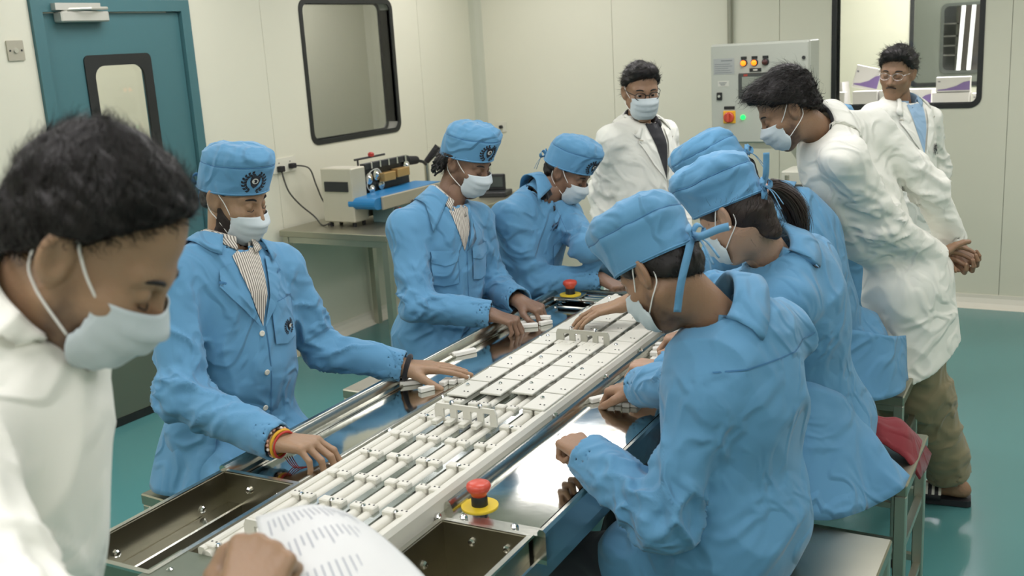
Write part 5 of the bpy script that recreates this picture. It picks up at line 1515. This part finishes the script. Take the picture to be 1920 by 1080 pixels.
SPEC = {
 'P2': dict(label='bearded seated worker in blue coat and cap with red thread bracelets, reaching across the tray', az=6, pitch=22, roll=-2, mask_drop=-.014, skin='a', girth=1.12, hunch=False, beard=.003, stubble=.7, lids=1.0,
    cap=dict(emblem=22, ties=True), hair=dict(t=.004, a=.0, b=.6), shirt=M_STRIPE, vneck=.20, lapel=True, buttons=(-.22, -.33, -.44), pocket=(1,), chest_emblem=(.10, -.225, .024), open=48, cpoint=.2, fall=.055,
    hsc=1.08, handR=((1, .2, -.1), (0, 0, -1), 'relaxed'), handL=((1, .6, -.1), (0, 0, -1), 'flat'), seed=1, wrinkle=1.2, res=.0036, cres=.0075),
 'P3': dict(label='seated worker with long curly hair under a blue cap, both hands on white bars', az=-2, pitch=26, skin='c', lids=1.0, cap=dict(emblem=14, ties=False), hair=dict(t=.013, a=-.02, b=.55, front=-.02, amp=.006, strands=900, len=.035, flow=(0, -.5, -1), curl=.4, lift=.3),
    shirt=M_STRIPE, vneck=.15, open=42, fall=.075, cpoint=1.1, pocket=(1, -1), flap=True, handR=((1, 0, -.2), (0, 0, -1), 'pick'), handL=((1, 0, -.2), (0, 0, -1), 'pick'), seed=2, stubble=.75),
 'P4': dict(label='farthest seated worker on the left side, short hair under a tied blue cap', az=4, pitch=34, skin='c', lids=1.0, cap=dict(emblem=12), hair=dict(t=.004, a=.0, b=.6), rise=.05, open=40, shirt=M_BLACKSHIRT,
    handR=((1, 0, -.2), (0, 0, -1), 'pick'), handL=((1, 0, -.2), (0, 0, -1), 'pick'), seed=3),
 'P5': dict(label='standing man in white lab coat, black shirt and black glasses with a mask', stand=True, az=-50, pitch=12, skin='b', lids=.35, coat=M_LAB, shirt=M_BLACKSHIRT, vneck=.25, lapel=True, seam=M_PLATE, hair=dict(t=.011, a=.024, b=.75, front=.034, amp=.0035, quiff=True, strands=1300, len=.024, lift=.22, flow=(.6, -.7, 0)),
    glasses=M_BLACK, chest_emblem=(.10, -.21, .02), handR=((0, 0, -1), (1, 0, 0), 'relaxed'), handL=((0, 0, -1), (-1, 0, 0), 'relaxed'), open=55, cpoint=.2, seed=4, gaze=.1),
 'P6': dict(label='man in white lab coat and khaki trousers bending forward with hands behind his back', stand=True, az=203, pitch=33, skin='b', lids=.7, coat=M_LAB, shirt=M_BLACKSHIRT, trousers=M_KHAKI, seam=M_PLATE, girth=.98, hair=dict(t=.016, a=.03, b=.6, front=.034, quiff=True, amp=.006, strands=3200, len=.032, flow=(0, .5, .2), curl=.45, lift=.3),
    handR=((.3, .1, -1), (.6, -.8, 0), 'cup'), handL=((.6, .6, .2), (.5, -.6, -.3), 'relaxed'), hem=.615, hem_slope=(.45, .26, 0), skirt_to=A3(-.61, 3.90, .45), legr=1.26, cuff=.05, tres=.009, feet=True, stripes=True, footdir=(-.98, -.12, 0), open=60, cpoint=.2, seed=5, stubble=.8, res=.0036, cres=.008, placket=False),
 'P7': dict(label='older standing man with moustache, lab coat over a pale blue shirt, by the window', stand=True, az=-96, pitch=8, roll=4, skin='b', lids=.62, mask=False, coat=M_LAB, shirt=M_BLUESHIRT, vneck=.24, lapel=True, seam=M_PLATE, hair=dict(t=.015, a=.022, b=.72, front=.030, amp=.005, quiff=True, strands=1400, len=.028, lift=.25, flow=(.6, -.5, 0)),
    moustache=True, glasses=M_CHROME, glass_r=.0009, chest_emblem=(.09, -.22, .03), open=55, cpoint=.2, handR=((0, 0, -1), (1, 0, 0), 'relaxed'), handL=((0, 0, -1), (-1, 0, 0), 'relaxed'), seed=6),
 'P8': dict(label='front right worker in blue coat and tied cap seen from behind, fist on the tray', az=166, pitch=42, roll=0, skin='b', lids=1.0, girth=1.05, hunch=True, cap=dict(puff=1.06, h=1.25), hair=dict(t=.005, a=.0, b=.3, front=.03, amp=.003, strands=900, len=.014, lift=.1, flow=(0, -.3, -1), w=.0007), open=30, rise=.04, fall=.07, placket=False,
    handL=((-1, .2, 0), (0, 0, -1), 'fist'), handR=((-1, 0, 0), (0, 0, -1), 'pick'), seed=7, wrinkle=1.35, back_seams=True, res=.0032, cres=.0065, hres=.003, stubble=.75, cuffr=1.12),
 'P9': dict(label='worker with a brown ponytail, pearl earring and blue cap on the right side', az=174, pitch=38, roll=0, skin='d', lids=1.0, girth=.92, hunch=True, cap=dict(puff=1.08, h=1.25, z0=.034), hair=dict(t=.005, nape=True, a=-.02, b=.3, front=.03, amp=.0015, strands=900, len=.03, lift=.05, flow=(0, -1, .4), w=.0007), hairm=M_HAIRB, hs=.9, open=34, fall=.07, placket=False,
    handL=((-1, .2, -.1), (0, 0, -1), 'pick'), handR=((-1, 0, -.1), (0, 0, -1), 'pick'), seed=8, cres=.008, res=.0036),
 'P10': dict(label='hunched worker in blue behind the ponytail, arm stretched over the conveyor', az=184, pitch=42, skin='a', lids=1.0, hunch=True, cap=dict(puff=1.05), hair=dict(t=.006, a=-.03, b=.5, front=.02, nape=True), placket=False, sleeve={'L': -.13},
    handL=((-1, 0, -.1), (0, 0, -1), 'splay'), handR=((-1, 0, -.1), (0, 0, -1), 'pick'), seed=9, girth=.97),
 'P11': dict(label='masked worker in blue cap mostly hidden behind the bending man', az=192, pitch=20, skin='d', lids=1.0, cap=dict(puff=1.04), hair=dict(t=.006, a=-.02, b=.5), placket=False, handL=((-1, 0, -.1), (0, 0, -1), 'pick'), handR=((-1, 0, -.1), (0, 0, -1), 'pick'), seed=10),
 'P1': dict(label='man in white lab coat in the left foreground, masked, head bowed over papers', stand=True, az=31, pitch=44, roll=0, hs=.96, skin='a', lids=1.0, coat=M_LAB, seam=M_PLATE, hair=dict(t=.014, a=.014, b=1.0, front=-.012, amp=.004, strands=8000, len=.018, flow=(0, -.3, .5), curl=.3, lift=.35, w=.0006),
    handR=((.7, .6, .6), (-.3, .7, -.4), 'fist'), open=62, cpoint=.6, rise=.062, fall=.085, res=.003, cres=.0075, seed=11, stubble=.75, placket=False),
}
PEOPLE = {}
for key, spec in SPEC.items():
    J = JOINTS[key]
    for s in 'LR':
        if 'T' + s in J and 'hand' + s in spec:
            h = spec['hand' + s]; spec['hand' + s] = (np.array(J['T' + s]) - np.array(J['W' + s]), h[1], h[2])
    PEOPLE[key] = build_person(key, J, spec)
# ------------------------------------------------------------------ things worn and held
def torus_tube(c, axis, R, r, n=26, k=8, wob=0.0, sq=1.0):
    c = np.array(c); ax = nrm(np.array(axis)); a = nrm(np.cross(ax, A3(.2, .1, 1))); b = np.cross(ax, a)
    pts = [c + (a * math.cos(t) * sq + b * math.sin(t)) * R + ax * (wob * math.sin(2 * t)) for t in np.linspace(0, 2 * math.pi, n, endpoint=False)]
    return MB().tube([tuple(p) for p in pts], r, n=k, closed=True), pts
p2 = PEOPLE['P2']; J2 = {k: np.array(v) for k, v in JOINTS['P2'].items()}
fa = nrm(J2['WR'] - J2['ER'])
for off, R, r, m, lab in ((.020, .034, .0032, mat('red_thread', (176, 52, 42), .7), 'red thread bracelet'), (.011, .035, .0045, mat('yellow_thread', (206, 158, 40), .7), 'yellow thread bracelet')):
    t_, _ = torus_tube(J2['WR'] + fa * off, fa, R, r, wob=.003)
    p2.mb('bracelet', t_, m, props={'label': lab})
_, pts = torus_tube(J2['WR'] + fa * .0, fa, .037, .003, n=22, wob=.006)
br = p2.mb('bracelet', MB().tube([tuple(p) for p in pts], .0012, n=5, closed=True), mat('pink_bead', (206, 160, 140), .5), props={'label': 'beaded bracelet'})
for i, p in enumerate(pts):
    p2.mb('bead', MB().lathe([(.0045 * math.sin(a), -.0045 * math.cos(a)) for a in np.linspace(.1, math.pi - .1, 6)], tuple(p), tuple(fa), 8), (mat('pink_bead', (206, 160, 140)), mat('white_bead', (220, 214, 204), .5), mat('dark_bead', (70, 44, 40), .5))[i % 3], br)
rb = J2['WR'] + fa * .02 + A3(0, 0, -.034)
for k in range(4):
    p2.mb('tassel_thread', MB().tube(arc_pts([tuple(rb + A3(.004 * k, .004 * k, 0)), tuple(rb + A3(.02 + .008 * k, .002, -.022)), tuple(rb + A3(.04 + .006 * k, .01 + .004 * k, -.024))], 4), .0012, n=5), mat('dark_red_thread', (124, 40, 40), .7))
fl = nrm(J2['WL'] - J2['EL'])
t_, _ = torus_tube(J2['WL'] + fl * .012, fl, .037, .008)
p2.mb('dark_cuff', t_, M_BLACKSHIRT)
# curls of the long-haired worker
p3_ = PEOPLE['P3']; R_ = np.random.RandomState(3); m = MB()
for k in range(46):
    a = R_.uniform(-1.25, 1.25); x = .082 * math.sin(a); y = -.03 - .075 * math.cos(a) ** 2 if abs(a) < 1.5 else -.03
    z = R_.uniform(-.02, .03); L = R_.uniform(.05, .10); pts = []
    for i in range(9):
        t = i / 8
        pts.append((x * (1 + .12 * t) + .008 * math.sin(t * 9 + k), y - .02 * t + .008 * math.cos(t * 9 + k * 2), z - L * t))
    m.tube(pts, [.0085 * (1 - .55 * i / 8) for i in range(9)], n=6)
p3_.obj('curls', p3_.loc2w([tuple(p) for p in m.v]), m.f, M_HAIR, props={'kind': 'stuff'})
N3, l3, f3, u3 = p3_.frame
p3_.mb('neck_chain', MB().tube(arc_pts([tuple(N3 + l3 * .035 + f3 * .062 + u3 * .0), tuple(N3 + l3 * .012 + f3 * .098 - u3 * .05), tuple(N3 + f3 * .112 - u3 * .085), tuple(N3 - l3 * .014 + f3 * .098 - u3 * .05), tuple(N3 - l3 * .036 + f3 * .062)], 5), .0022, n=6), mat('gold_chain', (180, 140, 60), .3, metal=.8))
# ponytail, hair tie and earring
p9 = PEOPLE['P9']; R_ = np.random.RandomState(9); V_ = []; F_ = []
core = [A3(-.822, 2.655, 1.440), A3(-.790, 2.695, 1.442), A3(-.757, 2.735, 1.405), A3(-.738, 2.752, 1.345), A3(-.742, 2.745, 1.275)]
C_ = [np.array(p) for p in arc_pts([tuple(c) for c in core], 5)]
for k in range(900):
    o = R_.normal(0, 1, 3); o = o / np.linalg.norm(o) * R_.uniform(.15, 1) ** .6
    L = int(len(C_) * R_.uniform(.65, 1.0)); pts = []; ph = R_.uniform(0, 6.28); am = R_.uniform(0, .006)
    for i in range(0, L):
        t = i / len(C_); w = .009 + .034 * math.sin(min(1, t * 1.3) * math.pi * .6) * (1 - .5 * max(0, t - .6))
        pts.append(C_[i] + o * w + A3(0, 0, -.01 * t) + A3(math.sin(ph + 6 * t), math.cos(ph + 5 * t), 0) * am * t)
    n0 = len(V_); sd = nrm(np.cross(o, A3(.4, .5, -.6)))
    for i, p in enumerate(pts):
        ww = .0013 * (1 - .6 * i / len(pts)); V_ += [p - sd * ww, p + sd * ww]
    F_ += [(n0 + 2 * i, n0 + 2 * i + 1, n0 + 2 * i + 3, n0 + 2 * i + 2) for i in range(len(pts) - 1)]
cr = MB().tube([tuple(c) for c in C_], [.010 + .016 * math.sin(min(1, i / len(C_) * 1.2) * math.pi * .9) for i in range(len(C_))], n=10)
Vj, Fj = join([(np.array(V_), F_), (np.array([tuple(p) for p in cr.v]), cr.f)])
p9.obj('ponytail', Vj, Fj, M_HAIRB, props={'kind': 'stuff'})
t_, _ = torus_tube(C_[2], C_[4] - C_[1], .017, .009)
p9.mb('hair_tie', t_, mat('pink_scrunchie', (212, 180, 172), .7))
for s in (-1, 1):
    e = MB().lathe([(.004 * math.sin(a), -.004 * math.cos(a)) for a in np.linspace(.1, math.pi - .1, 8)], (s * .090, -.012, -.034), (0, 0, 1), 10)
    p9.obj('earring', p9.loc2w([tuple(p) for p in e.v]), e.f, mat('pearl', (226, 222, 212), .2))
# ring on the front right worker's hand
p8 = PEOPLE['P8']; J8 = {k: np.array(v) for k, v in JOINTS['P8'].items()}
d8 = nrm(J8['TL'] - J8['WL']); n8 = nrm(A3(0, 0, -1) - d8 * (-d8[2])); s8 = np.cross(n8, d8)
t_, _ = torus_tube(J8['WL'] + d8 * .108 - s8 * .011 + n8 * .012, rot_axis(d8, np.cross(d8, n8), 68), .0112, .0022, n=18)
p8.mb('ring', t_, M_CHROME)
# coat tails hanging over the stools
def drape(per, top, bottom, name='coat_tail', m=None, amp=.010, seed=1.0, nv=16, belly=.0):
    T = arc_pts(top, 8); B = arc_pts(bottom, 8); n = min(len(T), len(B)); G = np.zeros((n, nv, 3))
    for i in range(n):
        for j in range(nv):
            t = j / (nv - 1)
            G[i, j] = np.array(T[i]) * (1 - t) + np.array(B[i]) * t + A3(0, 0, -belly * math.sin(math.pi * t))
    q = grid_faces(n, nv); V = G.reshape(-1, 3); nn = vnormals(V, np.array(q))
    ii = np.repeat(np.arange(n) / n, nv); jj = np.tile(np.arange(nv) / (nv - 1), n)
    V = V + nn * (amp * (.3 + jj) * (np.sin(ii * 11 + seed) + .6 * np.sin(ii * 23 + jj * 4 + seed * 2)))[:, None]
    V, F = thicken(V, q, .003)
    return per.obj(name, V, F, m or M_BLUE, per.coat)
drape(p9, [(-.78, 2.60, .93), (-.67, 2.62, .94), (-.60, 2.71, .88), (-.585, 2.83, .76)], [(-.70, 2.42, .64), (-.56, 2.45, .645), (-.45, 2.60, .665), (-.437, 2.72, .668)], seed=2, amp=.012)
drape(PEOPLE['P10'], [(-.86, 3.36, .86), (-.74, 3.36, .88), (-.63, 3.46, .84), (-.60, 3.62, .80)], [(-.83, 3.29, .655), (-.72, 3.28, .652), (-.60, 3.41, .648), (-.575, 3.60, .65)], seed=4, amp=.006)
drape(PEOPLE['P2'], [(-2.36, 2.02, .88), (-2.33, 1.94, .88), (-2.22, 1.90, .88), (-2.12, 1.92, .86)], [(-2.42, 2.0, .66), (-2.38, 1.88, .655), (-2.25, 1.84, .66), (-2.12, 1.86, .67)], seed=1, amp=.008)
# red cloth on the ponytail worker's stool
G = np.zeros((17, 15, 3))
for i in range(17):
    for j in range(15):
        a = i / 16; b = j / 14
        x = -.66 + .21 * a; y = 2.90 + .20 * b
        z = .638 + .085 * math.sin(math.pi * min(1, a * 1.02)) ** .6 * math.sin(math.pi * (.12 + .78 * b)) ** .7 + .006 * math.sin(a * 14 + b * 6)
        if a > .85: z -= (a - .85) * .35; x += (a - .85) * .12
        G[i, j] = (x, y, z)
V_, F_ = thicken(G.reshape(-1, 3), grid_faces(17, 15), .004)
rc = bpy.data.meshes.new('red_cloth'); rc.from_pydata(V_.tolist(), [], F_); rc.materials.append(cloth_mat('red_fabric', (120, 38, 44), .5)); rc.shade_smooth()
tag(link('red_cloth', rc), 'crumpled dark red cloth on the stool behind the ponytail worker', 'cloth')
# sheaf of papers in the foreground man's hand
M_PAPER = mat('paper', (226, 228, 226), .6)
pc = [A3(-.907, .863, 1.298), A3(-.871, .994, 1.261), A3(-.687, .943, 1.199), A3(-.752, .725, 1.24)]
pap = thing('paper_sheaf', 'sheaf of printed white papers held in the foreground man\'s hand', 'paper', tuple(pc[0]))
def sheet(dz, name, du=0.0):
    G = np.zeros((21, 17, 3))
    for i in range(21):
        for j in range(17):
            a = i / 20; b = j / 16
            p = (pc[0] * (1 - a) + pc[1] * a) * (1 - b) + (pc[3] * (1 - a) + pc[2] * a) * b
            bulge = .030 * math.sin(math.pi * a * .9) * math.sin(math.pi * (b * .8 + .1)) - .045 * max(0, a - .6) ** 1.5 - .02 * (b - .5) ** 2
            G[i, j] = p + A3(du, du * .4, dz + bulge)
    return G
for k in range(3):
    G = sheet(-.0025 * k, 'sheet', .004 * k)
    V_, F_ = thicken(G.reshape(-1, 3), grid_faces(21, 17), .0006)
    me = bpy.data.meshes.new('sheet'); me.from_pydata((V_ - pc[0]).tolist(), [], F_); me.materials.append(M_PAPER); me.shade_smooth()
    o_ = link('sheet', me, pap)
    if k == 0: top_sheet = o_; GT = G
def on_sheet(a, b):
    x = a * 20; y = b * 16; i = min(int(x), 19); j = min(int(y), 15); fx, fy = x - i, y - j
    return (GT[i, j] * (1 - fx) + GT[i + 1, j] * fx) * (1 - fy) + (GT[i, j + 1] * (1 - fx) + GT[i + 1, j + 1] * fx) * fy + A3(0, 0, .0008)
V_ = []; F_ = []
R_ = np.random.RandomState(2)
for col, (b0, b1) in enumerate(((.10, .34), (.40, .62), (.68, .92))):
    for k in range(17):
        a = .10 + .05 * k; L = (b1 - b0) * R_.uniform(.4, 1.0); n0 = len(V_)
        for s_ in range(6):
            bb = b0 + L * s_ / 5
            V_ += [on_sheet(a, bb) - pc[0], on_sheet(a + .010, bb) - pc[0]]
        F_ += [(n0 + 2 * s_, n0 + 2 * s_ + 2, n0 + 2 * s_ + 3, n0 + 2 * s_ + 1) for s_ in range(5)]
me = bpy.data.meshes.new('printed_lines'); me.from_pydata([tuple(p) for p in V_], [], F_); me.materials.append(mat('pale_print', (166, 172, 180), .6))
link('printed_lines', me, top_sheet, None, {'kind': 'stuff'})

# long loose tie ends of two caps
for key, paths in (('P8', [[(0, 0, 0), (.004, -.035, -.03), (-.004, -.058, -.09), (-.012, -.062, -.15)], [(0, 0, 0), (.03, -.03, .004), (.07, -.045, .022), (.095, -.05, .030)]]),
                   ('P9', [[(0, 0, 0), (.012, -.012, .03), (.014, -.014, .085)], [(0, 0, 0), (.010, -.018, -.02), (.008, -.02, -.055)]])):
    pr_ = PEOPLE[key]; cp = SPEC[key]['cap']; z0 = cp.get('z0', .028)
    b0 = pr_.loc2w(A3(0, -.122, z0 - .26 * .11 + .008))
    capo = [o for o in pr_.root.children if o.name.startswith('cap')][0]
    for path in paths:
        RV, RF = ribbon([b0 + A3(*p) for p in path], .016, (.5, .4, .1) if path[-1][2] < -.02 or path[-1][2] > .05 else (0, .2, 1), 6)
        RV, RF = thicken(RV, RF, .0018)
        pr_.obj('tie', RV, RF, M_BLUE, capo)
